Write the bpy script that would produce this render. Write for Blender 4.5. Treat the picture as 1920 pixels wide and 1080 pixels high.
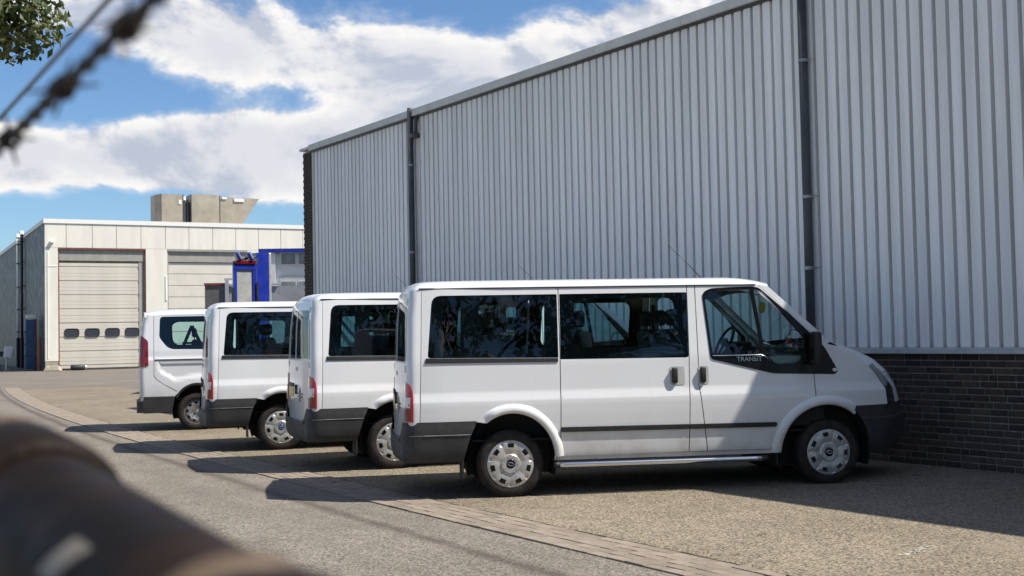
import bpy, bmesh, math, random
from math import sin, cos, pi, sqrt, atan2, radians
from mathutils import Vector, Matrix
from mathutils.geometry import delaunay_2d_cdt
random.seed(7)
for o in list(bpy.data.objects): bpy.data.objects.remove(o)
SC = bpy.context.scene
C = SC.collection

# ------------------------------------------------------------------ camera
FPX, PSI, PITCH, ROLL, HCAM = 2237.9, 0.5871, 0.0385, -0.0200, 1.5956   # calibrated on the photograph (1920 px wide)
cam_d = bpy.data.cameras.new('camera'); cam = bpy.data.objects.new('camera', cam_d); C.objects.link(cam)
fw = Vector((sin(PSI)*cos(PITCH), cos(PSI)*cos(PITCH), sin(PITCH)))
rt0 = Vector((cos(PSI), -sin(PSI), 0)); up0 = rt0.cross(fw)
rt = rt0*cos(ROLL) + up0*sin(ROLL); up = -rt0*sin(ROLL) + up0*cos(ROLL)
M = Matrix.Identity(4)
for i in range(3):
    M[i][0] = rt[i]; M[i][1] = up[i]; M[i][2] = -fw[i]
M[0][3], M[1][3], M[2][3] = 0, 0, HCAM
cam.matrix_world = M
cam_d.sensor_width = 36; cam_d.lens = FPX/1920*36
cam_d.clip_start = 0.02; cam_d.clip_end = 3000
cam_d.dof.use_dof = True; cam_d.dof.focus_distance = 13.2; cam_d.dof.aperture_fstop = 4.6
SC.camera = cam

# ------------------------------------------------------------------ light
SUN = Vector((0.54, -0.51, 1.0)).normalized()          # towards the sun
sl = bpy.data.lights.new('sun', 'SUN'); sl.energy = 5.0; sl.angle = radians(0.53); sl.color = (1.0, 0.94, 0.85)
so = bpy.data.objects.new('sun', sl); C.objects.link(so)
so.rotation_euler = (-SUN).to_track_quat('-Z', 'Y').to_euler(); so.location = (20, -20, 40)
SKY_STRENGTH = 0.055
SC.view_settings.view_transform = 'Standard'; SC.view_settings.look = 'None'
SC.view_settings.exposure = 0.60; SC.view_settings.gamma = 1.0
SC.cycles.max_bounces = 8; SC.cycles.diffuse_bounces = 3; SC.cycles.glossy_bounces = 4; SC.cycles.transparent_max_bounces = 12; SC.cycles.caustics_reflective = False; SC.cycles.caustics_refractive = False

# ------------------------------------------------------------------ node helper
class NT:
    def __init__(s, tree): s.t = tree; s.n = tree.nodes; s.l = tree.links
    def node(s, typ, props=None, **ins):
        n = s.n.new(typ)
        for k, v in (props or {}).items(): setattr(n, k, v)
        for k, v in ins.items():
            key = int(k[1:]) if k[0] == '_' and k[1:].isdigit() else k.replace('_', ' ')
            s.set(n.inputs[key], v)
        return n
    def set(s, sock, v):
        if isinstance(v, bpy.types.NodeSocket): s.l.new(v, sock)
        elif isinstance(v, bpy.types.Node): s.l.new(v.outputs[0], sock)
        else: sock.default_value = v
    def m(s, op, a, b=0.0, c=0.0, clamp=False):
        n = s.n.new('ShaderNodeMath'); n.operation = op; n.use_clamp = clamp
        s.set(n.inputs[0], a); s.set(n.inputs[1], b); s.set(n.inputs[2], c); return n.outputs[0]
    def vm(s, op, a, b=(0, 0, 0)):
        n = s.n.new('ShaderNodeVectorMath'); n.operation = op
        s.set(n.inputs[0], a); s.set(n.inputs[1], b); return n.outputs[0]
    def mix(s, f, a, b, typ='MIX'):
        n = s.n.new('ShaderNodeMix'); n.data_type = 'RGBA'; n.blend_type = typ
        s.set(n.inputs[0], f); s.set(n.inputs[6], a); s.set(n.inputs[7], b); return n.outputs[2]
    def ramp(s, f, lo, hi, a=0.0, b=1.0, smooth=True):
        n = s.n.new('ShaderNodeMapRange'); n.interpolation_type = 'SMOOTHSTEP' if smooth else 'LINEAR'
        s.set(n.inputs[0], f); n.inputs[1].default_value = lo; n.inputs[2].default_value = hi
        n.inputs[3].default_value = a; n.inputs[4].default_value = b; return n.outputs[0]
    def noise(s, vec, scale, detail=4, rough=0.55, dist=0.0):
        n = s.n.new('ShaderNodeTexNoise'); s.set(n.inputs['Vector'], vec)
        n.inputs['Scale'].default_value = scale; n.inputs['Detail'].default_value = detail
        n.inputs['Roughness'].default_value = rough; n.inputs['Distortion'].default_value = dist
        return n.outputs[0]

# ------------------------------------------------------------------ sky with cumulus
W = bpy.data.worlds.new('World'); SC.world = W; W.use_nodes = True
W.node_tree.nodes.clear(); T = NT(W.node_tree)
sky = T.node('ShaderNodeTexSky', dict(sky_type='NISHITA', sun_disc=False))
sky.sun_elevation = math.asin(SUN.z); sky.sun_rotation = atan2(SUN.x, SUN.y)
sky.altitude = 0; sky.air_density = 1.0; sky.dust_density = 0.35; sky.ozone_density = 2.2
tc = T.node('ShaderNodeTexCoord').outputs['Generated']
sx = T.node('ShaderNodeSeparateXYZ', None, _0=tc)
az = T.m('ARCTAN2', sx.outputs[0], sx.outputs[1]); el = T.m('ARCSINE', sx.outputs[2])
def pix_dir(px, py):
    d = (rt*(px-960)/FPX - up*(py-540)/FPX + fw).normalized()
    return atan2(d.x, d.y), math.asin(d.z)
# a cloud bank low over the yard, a band above it, blue between (directions in the sky, not in the picture)
BANK = [(330, 305, 300, 58, .28), (555, 258, 120, 50, .26), (90, 290, 210, 50, .24), (470, 90, 260, 55, .27), (300, 50, 150, 60, .19), (800, 150, 190, 62, .31), (660, 225, 120, 40, .14),
        (1130, 60, 120, 40, .24), (60, 140, 170, 40, -.32), (330, 182, 200, 30, -.22), (600, 205, 60, 24, -.18), (910, 40, 140, 40, -.24), (40, 410, 200, 34, -.32), (300, 400, 260, 24, -.20)]
bias = None
for px, py, rx, ry, amp in BANK:
    a0, e0 = pix_dir(px, py)
    dx = T.m('DIVIDE', T.m('SUBTRACT', az, a0), rx/FPX); dy = T.m('DIVIDE', T.m('SUBTRACT', el, e0), ry/FPX)
    g = T.m('EXPONENT', T.m('MULTIPLY', T.m('ADD', T.m('MULTIPLY', dx, dx), T.m('MULTIPLY', dy, dy)), -0.5))
    g = T.m('MULTIPLY', g, amp)
    bias = g if bias is None else T.m('ADD', bias, g)
vz = T.vm('MULTIPLY', tc, (1, 1, 1.7))
na = T.noise(vz, 6.0, 6, 0.58, 0.3); nb = T.noise(T.vm('ADD', vz, (0.005, -0.005, 0.040)), 6.0, 6, 0.58, 0.3)
bil = T.m('MULTIPLY', T.m('ABSOLUTE', T.m('SUBTRACT', T.noise(T.vm('ADD', vz, (3.1, 1.7, .4)), 15.0, 5, 0.58), 0.5)), 2.0)      # billows
d0 = T.m('ADD', T.m('MULTIPLY', T.m('SUBTRACT', na, 0.5), 1.45), T.m('MULTIPLY', T.m('SUBTRACT', 0.30, bil), 0.22))
field = T.m('ADD', T.m('ADD', d0, bias), 0.385)
cover = T.ramp(field, 0.455, 0.615)
thin = T.ramp(field, 0.38, 0.60, 0.0, 0.42)
cover = T.m('MAXIMUM', cover, thin)
lit = T.ramp(T.m('ADD', T.m('SUBTRACT', na, nb), T.m('MULTIPLY', T.m('SUBTRACT', 0.25, bil), 0.10)), -0.075, 0.060)
body = T.ramp(field, 0.58, 0.88, 1.0, 0.55)                      # thick middles are greyer
lit = T.m('MULTIPLY', T.m('ADD', T.m('MULTIPLY', lit, 0.85), 0.15), body)
ccol = T.mix(lit, (5.6, 6.3, 7.8, 1), (11.8, 11.6, 11.4, 1))
hz = T.ramp(el, 0.0, 0.12, 0.55, 1.0)
cover = T.m('MULTIPLY', cover, hz)
blue = T.mix(1.0, sky.outputs[0], (1.05, 1.32, 1.58, 1), 'MULTIPLY')
bg = T.node('ShaderNodeBackground', None, Color=T.mix(cover, blue, ccol), Strength=SKY_STRENGTH)
T.l.new(bg.outputs[0], T.node('ShaderNodeOutputWorld').inputs[0])

# ------------------------------------------------------------------ materials
MATS = {}
def mat(name, col, rough=0.5, metal=0.0, coat=0.0, var=0.0, vscale=3.0, stretch=(1, 1, 1), bump=0.0, bscale=40.0, spec=0.5, col2=None, emis=None, rnd=0.0):
    """Principled material with object-space colour variation (var) or a two-colour mottling (col2) and fine relief (bump)."""
    if name in MATS: return MATS[name]
    m = bpy.data.materials.new(name); m.use_nodes = True; m.node_tree.nodes.clear(); t = NT(m.node_tree)
    b = t.node('ShaderNodeBsdfPrincipled'); MATS[name] = m
    c = tuple(col)+(1,)
    co = t.node('ShaderNodeTexCoord').outputs['Object']
    if var or col2:
        n = t.noise(t.vm('MULTIPLY', co, stretch), vscale, 6, 0.62)
        if col2: cc = t.mix(t.ramp(n, .36, .64), c, tuple(col2)+(1,))
        else: cc = t.mix(t.ramp(n, .3, .7), tuple(x*(1-var) for x in col)+(1,), tuple(min(1, x*(1+var)) for x in col)+(1,))
        if rnd:
            k = t.ramp(t.node('ShaderNodeObjectInfo').outputs['Random'], 0, 1, 1-rnd, 1+rnd, False); cc = t.mix(1.0, cc, t.node('ShaderNodeCombineXYZ', None, _0=k, _1=k, _2=k).outputs[0], 'MULTIPLY')
        t.set(b.inputs['Base Color'], cc)
        t.set(b.inputs['Roughness'], t.ramp(t.noise(co, vscale*2.3, 4), .3, .7, max(0, rough-.08), min(1, rough+.08)))
    else:
        b.inputs['Base Color'].default_value = c; b.inputs['Roughness'].default_value = rough
    b.inputs['Metallic'].default_value = metal; b.inputs['Coat Weight'].default_value = coat; b.inputs['Coat Roughness'].default_value = 0.04
    b.inputs['Specular IOR Level'].default_value = spec
    if bump:
        bn = t.node('ShaderNodeBump', None, Strength=bump, Distance=0.01, Height=t.noise(co, bscale, 5, .6)); t.set(b.inputs['Normal'], bn)
    if emis: b.inputs['Emission Color'].default_value = tuple(emis)+(1,); b.inputs['Emission Strength'].default_value = 1
    t.l.new(b.outputs[0], t.node('ShaderNodeOutputMaterial').inputs[0])
    return m
def glass_mat(name, tint, refl=1.0, rough=0.0):
    m = bpy.data.materials.new(name); m.use_nodes = True; m.node_tree.nodes.clear(); t = NT(m.node_tree); MATS[name] = m
    fr = t.node('ShaderNodeFresnel', None, IOR=1.55)
    f = t.m('MULTIPLY', fr.outputs[0], refl, clamp=True)
    tr = t.node('ShaderNodeBsdfTransparent', None, Color=tuple(tint)+(1,))
    gl = t.node('ShaderNodeBsdfGlossy', None, Color=(1, 1, 1, 1), Roughness=rough)
    mx = t.node('ShaderNodeMixShader', None, _0=f, _1=tr.outputs[0], _2=gl.outputs[0])
    t.l.new(mx.outputs[0], t.node('ShaderNodeOutputMaterial').inputs[0]); return m
def paint_mat(name, col, dirt=(0.30, 0.27, 0.23)):
    """white vehicle paint: clear coat, road film thickening low on the sides"""
    m = bpy.data.materials.new(name); m.use_nodes = True; m.node_tree.nodes.clear(); t = NT(m.node_tree); MATS[name] = m
    b = t.node('ShaderNodeBsdfPrincipled')
    co = t.node('ShaderNodeTexCoord').outputs['Object']; z = t.node('ShaderNodeSeparateXYZ', None, _0=co).outputs[2]
    n = t.noise(co, 2.2, 7, 0.65); n2 = t.noise(t.vm('MULTIPLY', co, (1, 1, .25)), 14, 5, .7)
    low = t.m('MULTIPLY', t.ramp(z, .85, .36), t.ramp(n, .35, .7)); streak = t.m('MULTIPLY', t.ramp(n2, .55, .8), .12)
    f = t.m('ADD', t.m('MULTIPLY', low, .5), streak, clamp=True)
    t.set(b.inputs['Base Color'], t.mix(f, tuple(col)+(1,), dirt+(1,)))
    t.set(b.inputs['Roughness'], t.m('ADD', t.m('MULTIPLY', f, .5), .28))
    b.inputs['Coat Weight'].default_value = .7; b.inputs['Coat Roughness'].default_value = .05
    t.l.new(b.outputs[0], t.node('ShaderNodeOutputMaterial').inputs[0]); return m
paint_mat('white_paint', (.69, .70, .71)); paint_mat('silver_white_paint', (.64, .65, .67))
mat('black_plastic', (.015, .0155, .017), .55, var=.25, vscale=6, bump=.15, bscale=300)
mat('grey_plastic', (.034, .034, .035), .58, var=.3, vscale=3, bump=.2, bscale=260, spec=.4)
mat('gloss_black', (.007, .007, .008), .12, spec=.35)
mat('rubber', (.014, .013, .0125), .82, var=.35, vscale=9, bump=.3, bscale=120, col2=(.032, .028, .024), spec=.3)
mat('hub_silver', (.47, .465, .45), .36, .55, var=.18, vscale=14)
mat('steel_grey', (.33, .33, .34), .45, .7, var=.2, vscale=12)
mat('dark_steel', (.045, .045, .046), .6, .4, var=.3, vscale=8)
mat('chrome', (.75, .75, .76), .16, 1.0)
mat('lamp_red', (.42, .012, .010), .10, coat=1.0)
mat('lamp_dark_red', (.16, .006, .008), .10, coat=1.0)
mat('lamp_clear', (.72, .70, .68), .12, coat=1.0)
mat('lamp_black', (.020, .022, .025), .12, coat=1.0)
mat('seat_fabric', (.035, .037, .042), .9, var=.3, vscale=8)
mat('trim_light', (.42, .42, .41), .7)
mat('trim_dark', (.016, .016, .017), .75)
mat('plate_yellow', (.72, .50, .05), .4)
mat('ford_blue', (.02, .05, .22), .2, coat=.6)
glass_mat('glass_side', (.74, .90, .88), .8); glass_mat('glass_rear', (.70, .87, .86), .8); glass_mat('glass_screen', (.66, .78, .76), 1.1)

# ------------------------------------------------------------------ object helpers
def link(name, me, m=None, parent=None, smooth=False):
    o = bpy.data.objects.new(name, me); C.objects.link(o)
    if m is not None: me.materials.append(MATS[m] if isinstance(m, str) else m)
    if parent is not None: o.parent = parent
    if smooth and len(me.polygons): me.polygons.foreach_set('use_smooth', [True]*len(me.polygons))
    return o
def mesh(name, v, f, m=None, parent=None, smooth=False):
    me = bpy.data.meshes.new(name); me.from_pydata([tuple(p) for p in v], [], [tuple(q) for q in f]); me.update()
    return link(name, me, m, parent, smooth)
def empty(name, loc=(0, 0, 0), rz=0, parent=None):
    o = bpy.data.objects.new(name, None); C.objects.link(o); o.location = loc; o.rotation_euler = (0, 0, rz); o.empty_display_size = .2
    if parent is not None: o.parent = parent
    return o
def tag(o, label=None, cat=None, group=None, kind=None):
    if label: o['label'] = label
    if cat: o['category'] = cat
    if group: o['group'] = group
    if kind: o['kind'] = kind
    return o
def copy_tree(o, parent=None):
    c = o.copy(); C.objects.link(c); c.parent = parent
    for ch in list(o.children): copy_tree(ch, c)
    return c
class MB:
    """collects simple solids for one mesh object"""
    def __init__(s): s.v = []; s.f = []
    def add(s, v, f):
        b = len(s.v); s.v += [tuple(p) for p in v]; s.f += [tuple(b+i for i in q) for q in f]; return s
    def box(s, x0, x1, y0, y1, z0, z1, R=None):
        v = [(x0, y0, z0), (x1, y0, z0), (x1, y1, z0), (x0, y1, z0), (x0, y0, z1), (x1, y0, z1), (x1, y1, z1), (x0, y1, z1)]
        if R is not None: v = [R @ Vector(p) for p in v]
        return s.add(v, [(0, 3, 2, 1), (4, 5, 6, 7), (0, 1, 5, 4), (1, 2, 6, 5), (2, 3, 7, 6), (3, 0, 4, 7)])
    def rbox(s, x0, x1, y0, y1, z0, z1, r=.02, R=None):
        """box with chamfered edges"""
        bm = bmesh.new(); bmesh.ops.create_cube(bm, size=1)
        for q in bm.verts: q.co = Vector(((x0+x1)/2+q.co.x*(x1-x0), (y0+y1)/2+q.co.y*(y1-y0), (z0+z1)/2+q.co.z*(z1-z0)))
        bmesh.ops.bevel(bm, geom=bm.edges[:], offset=r, segments=2, affect='EDGES', profile=.5)
        bm.verts.index_update(); vs = [q.co.copy() for q in bm.verts]; fs = [[q.index for q in f.verts] for f in bm.faces]; bm.free()
        if R is not None: vs = [R @ p for p in vs]
        return s.add(vs, fs)
    def tube(s, pts, r, n=10, caps=True):
        pts = [Vector(p) for p in pts]; k = len(pts); base = len(s.v); rr = r if isinstance(r, (list, tuple)) else [r]*k
        t0 = (pts[1]-pts[0]).normalized(); a = t0.orthogonal().normalized()
        for i, p in enumerate(pts):
            t = ((pts[min(i+1, k-1)]-pts[max(i-1, 0)])).normalized(); a = (a - t*a.dot(t)).normalized(); b = t.cross(a)
            for j in range(n):
                an = 2*pi*j/n; s.v.append(tuple(p + (a*cos(an)+b*sin(an))*rr[i]))
        for i in range(k-1):
            for j in range(n):
                s.f.append((base+i*n+j, base+i*n+(j+1) % n, base+(i+1)*n+(j+1) % n, base+(i+1)*n+j))
        if caps: s.f.append(tuple(base+j for j in range(n))[::-1]); s.f.append(tuple(base+(k-1)*n+j for j in range(n)))
        return s
    def lathe(s, prof, n=48, c=(0, 0, 0), closed=False):
        """prof = (radius, y) pairs turned about the y axis through c"""
        base = len(s.v); k = len(prof)
        for (r, y) in prof:
            for j in range(n):
                a = 2*pi*j/n; s.v.append((c[0]+r*cos(a), c[1]+y, c[2]+r*sin(a)))
        for i in range(k if closed else k-1):
            i2 = (i+1) % k
            for j in range(n): s.f.append((base+i*n+j, base+i2*n+j, base+i2*n+(j+1) % n, base+i*n+(j+1) % n))
        return s
    def build(s, name, m=None, parent=None, smooth=False):
        o = mesh(name, s.v, s.f, m, parent, smooth)
        return o
def fix_normals(o):
    bm = bmesh.new(); bm.from_mesh(o.data); bmesh.ops.recalc_face_normals(bm, faces=bm.faces[:]); bm.to_mesh(o.data); bm.free(); return o
def bevelled(o, w=.01, seg=2):
    bm = bmesh.new(); bm.from_mesh(o.data)
    bmesh.ops.bevel(bm, geom=bm.edges[:], offset=w, segments=seg, affect='EDGES', profile=.5); bm.to_mesh(o.data); bm.free(); return o
def auto_smooth(o, ang=35):
    bm = bmesh.new(); bm.from_mesh(o.data)
    for f in bm.faces: f.smooth = True
    for e in bm.edges:
        if len(e.link_faces) == 2 and e.calc_face_angle(0) > radians(ang): e.smooth = False
    bm.to_mesh(o.data); bm.free(); return o
def inpoly(p, poly):
    x, y = p; c = False; j = len(poly)-1
    for i in range(len(poly)):
        xi, yi = poly[i]; xj, yj = poly[j]
        if (yi > y) != (yj > y) and x < (xj-xi)*(y-yi)/(yj-yi)+xi: c = not c
        j = i
    return c
def edge_dist(p, loops):
    b = 9.
    for L in loops:
        for i in range(len(L)):
            ax, ay = L[i-1]; bx, by = L[i]; dx, dy = bx-ax, by-ay; q = dx*dx+dy*dy
            t = max(0, min(1, ((p[0]-ax)*dx+(p[1]-ay)*dy)/q)) if q else 0
            b = min(b, sqrt((ax+t*dx-p[0])**2+(ay+t*dy-p[1])**2))
    return b
def rounded(poly, r, n=4):
    """polygon with rounded corners; r one radius or a list"""
    out = []; k = len(poly)
    for i in range(k):
        p = Vector(poly[i]); a = Vector(poly[i-1]); b = Vector(poly[(i+1) % k]); ri = r[i] if isinstance(r, (list, tuple)) else r
        da, db = a-p, b-p; ri = min(ri, da.length*.48, db.length*.48)
        if ri < .002: out.append(tuple(p)); continue
        s, e = p+da.normalized()*ri, p+db.normalized()*ri
        for j in range(n+1):
            t = j/n; out.append(tuple(s*(1-t)**2 + p*2*t*(1-t) + e*t*t))
    return out
def densify(L, step):
    out = []
    for i in range(len(L)):
        a, b = Vector(L[i]), Vector(L[(i+1) % len(L)]); n = max(1, int((b-a).length/step))
        for j in range(n): out.append(tuple(a+(b-a)*j/n))
    return out
def sheet(name, outer, holes, fn, m, parent, grid=.06, flange=.018, zrows=(), inward=None):
    """trimmed sheet: 2-D outline with holes, triangulated with inner points, mapped by fn(u, v) -> point, edges turned in by flange"""
    outer = densify(outer, grid); holes = [densify(h, grid) for h in holes]; loops = [outer]+holes
    vs, es = [], []
    for L in loops:
        b = len(vs); vs += L; es += [(b+i, b+(i+1) % len(L)) for i in range(len(L))]
    us = [p[0] for p in outer]; ws = [p[1] for p in outer]
    rows = [min(ws)+i*grid for i in range(int((max(ws)-min(ws))/grid)+1)]
    rows = [z for z in rows if all(abs(z-q) > grid*.35 for q in zrows)] + [q for q in zrows if min(ws) < q < max(ws)]
    k = int((max(us)-min(us))/grid)+1
    for z in rows:
        for i in range(k):
            q = (min(us)+(i+.5)*grid, z)
            if inpoly(q, outer) and not any(inpoly(q, h) for h in holes) and edge_dist(q, loops) > grid*.3: vs.append(q)
    rv, _, rf, *_ = delaunay_2d_cdt([Vector(p) for p in vs], es, [], 0, 1e-6)
    tri = []
    for f in rf:
        c = (sum(rv[i][0] for i in f)/3, sum(rv[i][1] for i in f)/3)
        if inpoly(c, outer) and not any(inpoly(c, h) for h in holes): tri.append(tuple(f))
    V, Nn = [], []
    e = .006
    for p in rv:
        P = Vector(fn(p[0], p[1])); V.append(P)
        du = Vector(fn(p[0]+e, p[1]))-Vector(fn(p[0]-e, p[1])); dv = Vector(fn(p[0], p[1]+e))-Vector(fn(p[0], p[1]-e))
        n = du.cross(dv); n.normalize(); Nn.append(n)
    if inward is not None:
        s = sum(Nn[i].dot(Vector(inward(V[i]))) for i in range(0, len(V), 7))
    else: s = -1
    sg = 1 if s < 0 else -1
    Nn = [n*sg for n in Nn]
    F = []
    for f in tri:
        n = (V[f[1]]-V[f[0]]).cross(V[f[2]]-V[f[0]])
        F.append(f if n.dot(Nn[f[0]]) > 0 else f[::-1])
    NV = len(V); allV = V[:]; alln = Nn[:]
    if flange:
        for L in loops:
            k = len(L); b = len(allV)
            for p in L:
                P = Vector(fn(*p)); du = Vector(fn(p[0]+e, p[1]))-Vector(fn(p[0]-e, p[1])); dv = Vector(fn(p[0], p[1]+e))-Vector(fn(p[0], p[1]-e))
                n = du.cross(dv).normalized()*sg; allV += [P, P-n*flange]; alln += [None, None]
            for i in range(k):
                a, c = b+2*i, b+2*((i+1) % k); F.append((a, c, c+1, a+1))
    me = bpy.data.meshes.new(name); me.from_pydata([tuple(p) for p in allV], [], F); me.update()
    o = link(name, me, m, parent, True)
    # analytic normals on the skin, plain ones on the flange
    fl = [list(p.vertices) for p in me.polygons]; cn = []
    for poly in me.polygons:
        for vi in poly.vertices:
            cn.append(tuple(alln[vi]) if alln[vi] is not None else tuple(poly.normal))
    me.normals_split_custom_set(cn)
    return o
def grid_surf(name, rows, m, parent, smooth=True, closed=False):
    """rows of points -> quad sheet"""
    n = len(rows[0]); v = [p for r in rows for p in r]; f = []
    for i in range(len(rows)-1):
        for j in range(n-1): f.append((i*n+j, i*n+j+1, (i+1)*n+j+1, (i+1)*n+j))
    return mesh(name, v, f, m, parent, smooth)
def lerp(a, b, t): return a+(b-a)*t
def interp(tab, x):
    if x <= tab[0][0]: return tab[0][1]
    for (a, b), (c, d) in zip(tab, tab[1:]):
        if x <= c: return b+(d-b)*(x-a)/(c-a)
    return tab[-1][1]
def sstep(a, b, x):
    t = max(0, min(1, (x-a)/(b-a))); return t*t*(3-2*t)
# ------------------------------------------------------------------ ground
def strip_x(y): return 5.49 + (.0022*(y-7)**2 if y > 7 else 0)
def asphalt(name, base, base2, grain=.5, dark_band=False, warm=0.0):
    m = bpy.data.materials.new(name); m.use_nodes = True; m.node_tree.nodes.clear(); t = NT(m.node_tree); MATS[name] = m
    b = t.node('ShaderNodeBsdfPrincipled'); co = t.node('ShaderNodeTexCoord').outputs['Object']
    s = t.node('ShaderNodeSeparateXYZ', None, _0=co); x, y = s.outputs[0], s.outputs[1]
    vo = t.node('ShaderNodeTexVoronoi', None, Vector=co, Scale=68.0); vc = vo.outputs['Color']
    stone = t.node('ShaderNodeSeparateXYZ', None, _0=vc).outputs[0]
    big = t.noise(co, .55, 6, .6); mid = t.noise(co, 3.5, 6, .65); fine = t.noise(co, 42, 5, .7)
    c = t.mix(t.ramp(big, .32, .68), tuple(base)+(1,), tuple(base2)+(1,))
    c = t.mix(t.m('MULTIPLY', t.ramp(mid, .45, .75), .35), c, tuple(v*.62 for v in base)+(1,))
    c = t.mix(1.0, c, t.node('ShaderNodeCombineXYZ', None, _0=t.ramp(stone, 0, 1, 1-grain, 1+grain, False), _1=t.ramp(stone, 0, 1, 1-grain, 1+grain, False), _2=t.ramp(stone, 0, 1, 1-grain, 1+grain*.9, False)).outputs[0], 'MULTIPLY')
    c = t.mix(t.m('MULTIPLY', t.ramp(fine, .55, .8), .45), c, tuple(v*.35 for v in base)+(1,))
    c = t.mix(t.ramp(t.noise(t.vm('MULTIPLY', co, (1, .55, 1)), 1.1, 7, .68, .6), .54, .72, 0, .38), c, tuple(v*.5 for v in base)+(1,))      # worn and oily patches
    c = t.mix(t.ramp(t.noise(t.vm('ADD', co, (7, 3, 0)), .8, 6, .6), .56, .74, 0, .35), c, tuple(min(1, v*1.35) for v in base2)+(1,))   # bleached patches
    c = t.mix(t.ramp(t.noise(co, 120, 2), .70, .76, 0, .6), c, (.55, .52, .47, 1))         # pale chippings
    if dark_band:       # soft dark band along the road edge
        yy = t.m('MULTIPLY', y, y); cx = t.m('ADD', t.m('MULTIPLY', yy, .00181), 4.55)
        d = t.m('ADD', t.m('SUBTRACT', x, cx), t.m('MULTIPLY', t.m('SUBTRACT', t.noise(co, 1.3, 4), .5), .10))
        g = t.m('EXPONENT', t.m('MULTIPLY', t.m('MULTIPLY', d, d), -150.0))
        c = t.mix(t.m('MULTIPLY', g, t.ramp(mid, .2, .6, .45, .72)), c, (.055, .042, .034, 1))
        tr = t.noise(t.vm('MULTIPLY', co, (1, .06, 1)), 2.1, 5, .6)                   # wheel-worn lengthwise tone
        c = t.mix(t.ramp(tr, .45, .7, 0, .35), c, tuple(v*.72 for v in base)+(1,))
    t.set(b.inputs['Base Color'], c); b.inputs['Roughness'].default_value = .88; b.inputs['Specular IOR Level'].default_value = .3
    h = t.m('ADD', t.m('MULTIPLY', vo.outputs['Distance'], 1.0), t.m('MULTIPLY', fine, .8))
    t.set(b.inputs['Normal'], t.node('ShaderNodeBump', None, Strength=.55, Distance=.006, Height=h))
    t.l.new(b.outputs[0], t.node('ShaderNodeOutputMaterial').inputs[0]); return m
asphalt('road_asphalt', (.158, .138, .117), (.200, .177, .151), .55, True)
asphalt('lot_asphalt', (.168, .140, .104), (.212, .180, .137), .66)
asphalt('far_asphalt', (.145, .126, .107), (.185, .162, .138), .40)
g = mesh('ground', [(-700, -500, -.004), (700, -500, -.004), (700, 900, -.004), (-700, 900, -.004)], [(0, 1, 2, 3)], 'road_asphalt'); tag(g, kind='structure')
ys = [-40+i*.5 for i in range(0, 170)]
v = []; f = []
for i, y in enumerate(ys): v += [(strip_x(y)+.27+.012*sin(y*3.1)+.008*sin(y*9.7+1), y, 0), (11.6, y, 0)]
for i in range(len(ys)-1): f.append((2*i, 2*i+1, 2*i+3, 2*i+2))
lot = mesh('parking_lot', v, f, 'lot_asphalt'); tag(lot, kind='structure')
# far yard beyond the vans: patched asphalt with raised repair seams
yard = mesh('yard', [(11.6, 26, .0), (60, 26, .0), (60, 76, .0), (8.8, 76, 0), (8.8, 44.4, .0), (11.6, 44.4, 0)], [(0, 1, 5), (1, 2, 3, 4, 5)], 'far_asphalt'); tag(yard, kind='structure')
# open joint between lot and paving strip: a low seam of dirt and moss
mat('seam_dirt', (.030, .027, .018), .95, col2=(.055, .058, .022), vscale=25)
v = []; f = []; random.seed(5); k = 0
yj = [4+i*.06 for i in range(520)]
for y in yj:
    w = .010+.012*random.random(); c = strip_x(y)+.262+.010*sin(y*3.1)+.006*(random.random()-.5)
    v += [(c-w, y, .0042), (c, y, .008+.006*random.random()), (c+w, y, .0042)]
for i in range(len(yj)-1):
    for j in (0, 1): f.append((3*i+j, 3*i+j+1, 3*i+j+4, 3*i+j+3))
tag(mesh('joint_dirt', v, f, 'seam_dirt'), 'line of dark dirt and moss along the edge of the paving strip', 'dirt', kind='stuff')
# paving strip: five rows of clay pavers laid lengthwise
mat('paver_clay', (.240, .198, .154), .85, bump=.5, bscale=70, col2=(.200, .165, .130), vscale=7, rnd=.16)
mat('paver_bed', (.075, .062, .048), .95, var=.3, vscale=20)
v = []; f = []
for i, y in enumerate(ys): v += [(strip_x(y)-.256, y, -.001), (strip_x(y)+.275, y, -.001)]
for i in range(len(ys)-1): f.append((2*i, 2*i+1, 2*i+3, 2*i+2))
ps = mesh('paving_strip', v, f, 'paver_bed'); tag(ps, kind='structure')
def paver_mesh():
    b = MB().rbox(-.0495, .0495, -.1025, .1025, -.03, .010, .005); me = bpy.data.meshes.new('paver'); me.from_pydata(b.v, [], b.f); me.update(); me.materials.append(MATS['paver_clay']); return me
PM = paver_mesh(); random.seed(11); far = MB(); cnt = 0
y = 5.6; r = 0
while y < 60:
    for k in range(5):
        yy = y+(.10 if k % 2 else 0); x = strip_x(yy)-.205+k*.1025; sl = .0052*max(0, yy-7)
        if cnt < 300 and yy < 18.2:
            o = bpy.data.objects.new('paver', PM); C.objects.link(o); o.parent = ps; cnt += 1
            o.location = (x, yy, random.uniform(-.004, .002)); o.rotation_euler = (random.uniform(-.012, .012), random.uniform(-.012, .012), -math.atan(sl)+random.uniform(-.012, .012))
        elif yy < 46:
            far.box(-.048, .048, -.102, .102, -.02, .011, Matrix.Translation((x, yy, random.uniform(-.004, .002))) @ Matrix.Rotation(-math.atan(sl), 4, 'Z'))
    y += .2085
fp = far.build('distant_pavers', 'paver_clay', ps); fp['kind'] = 'stuff'

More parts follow.
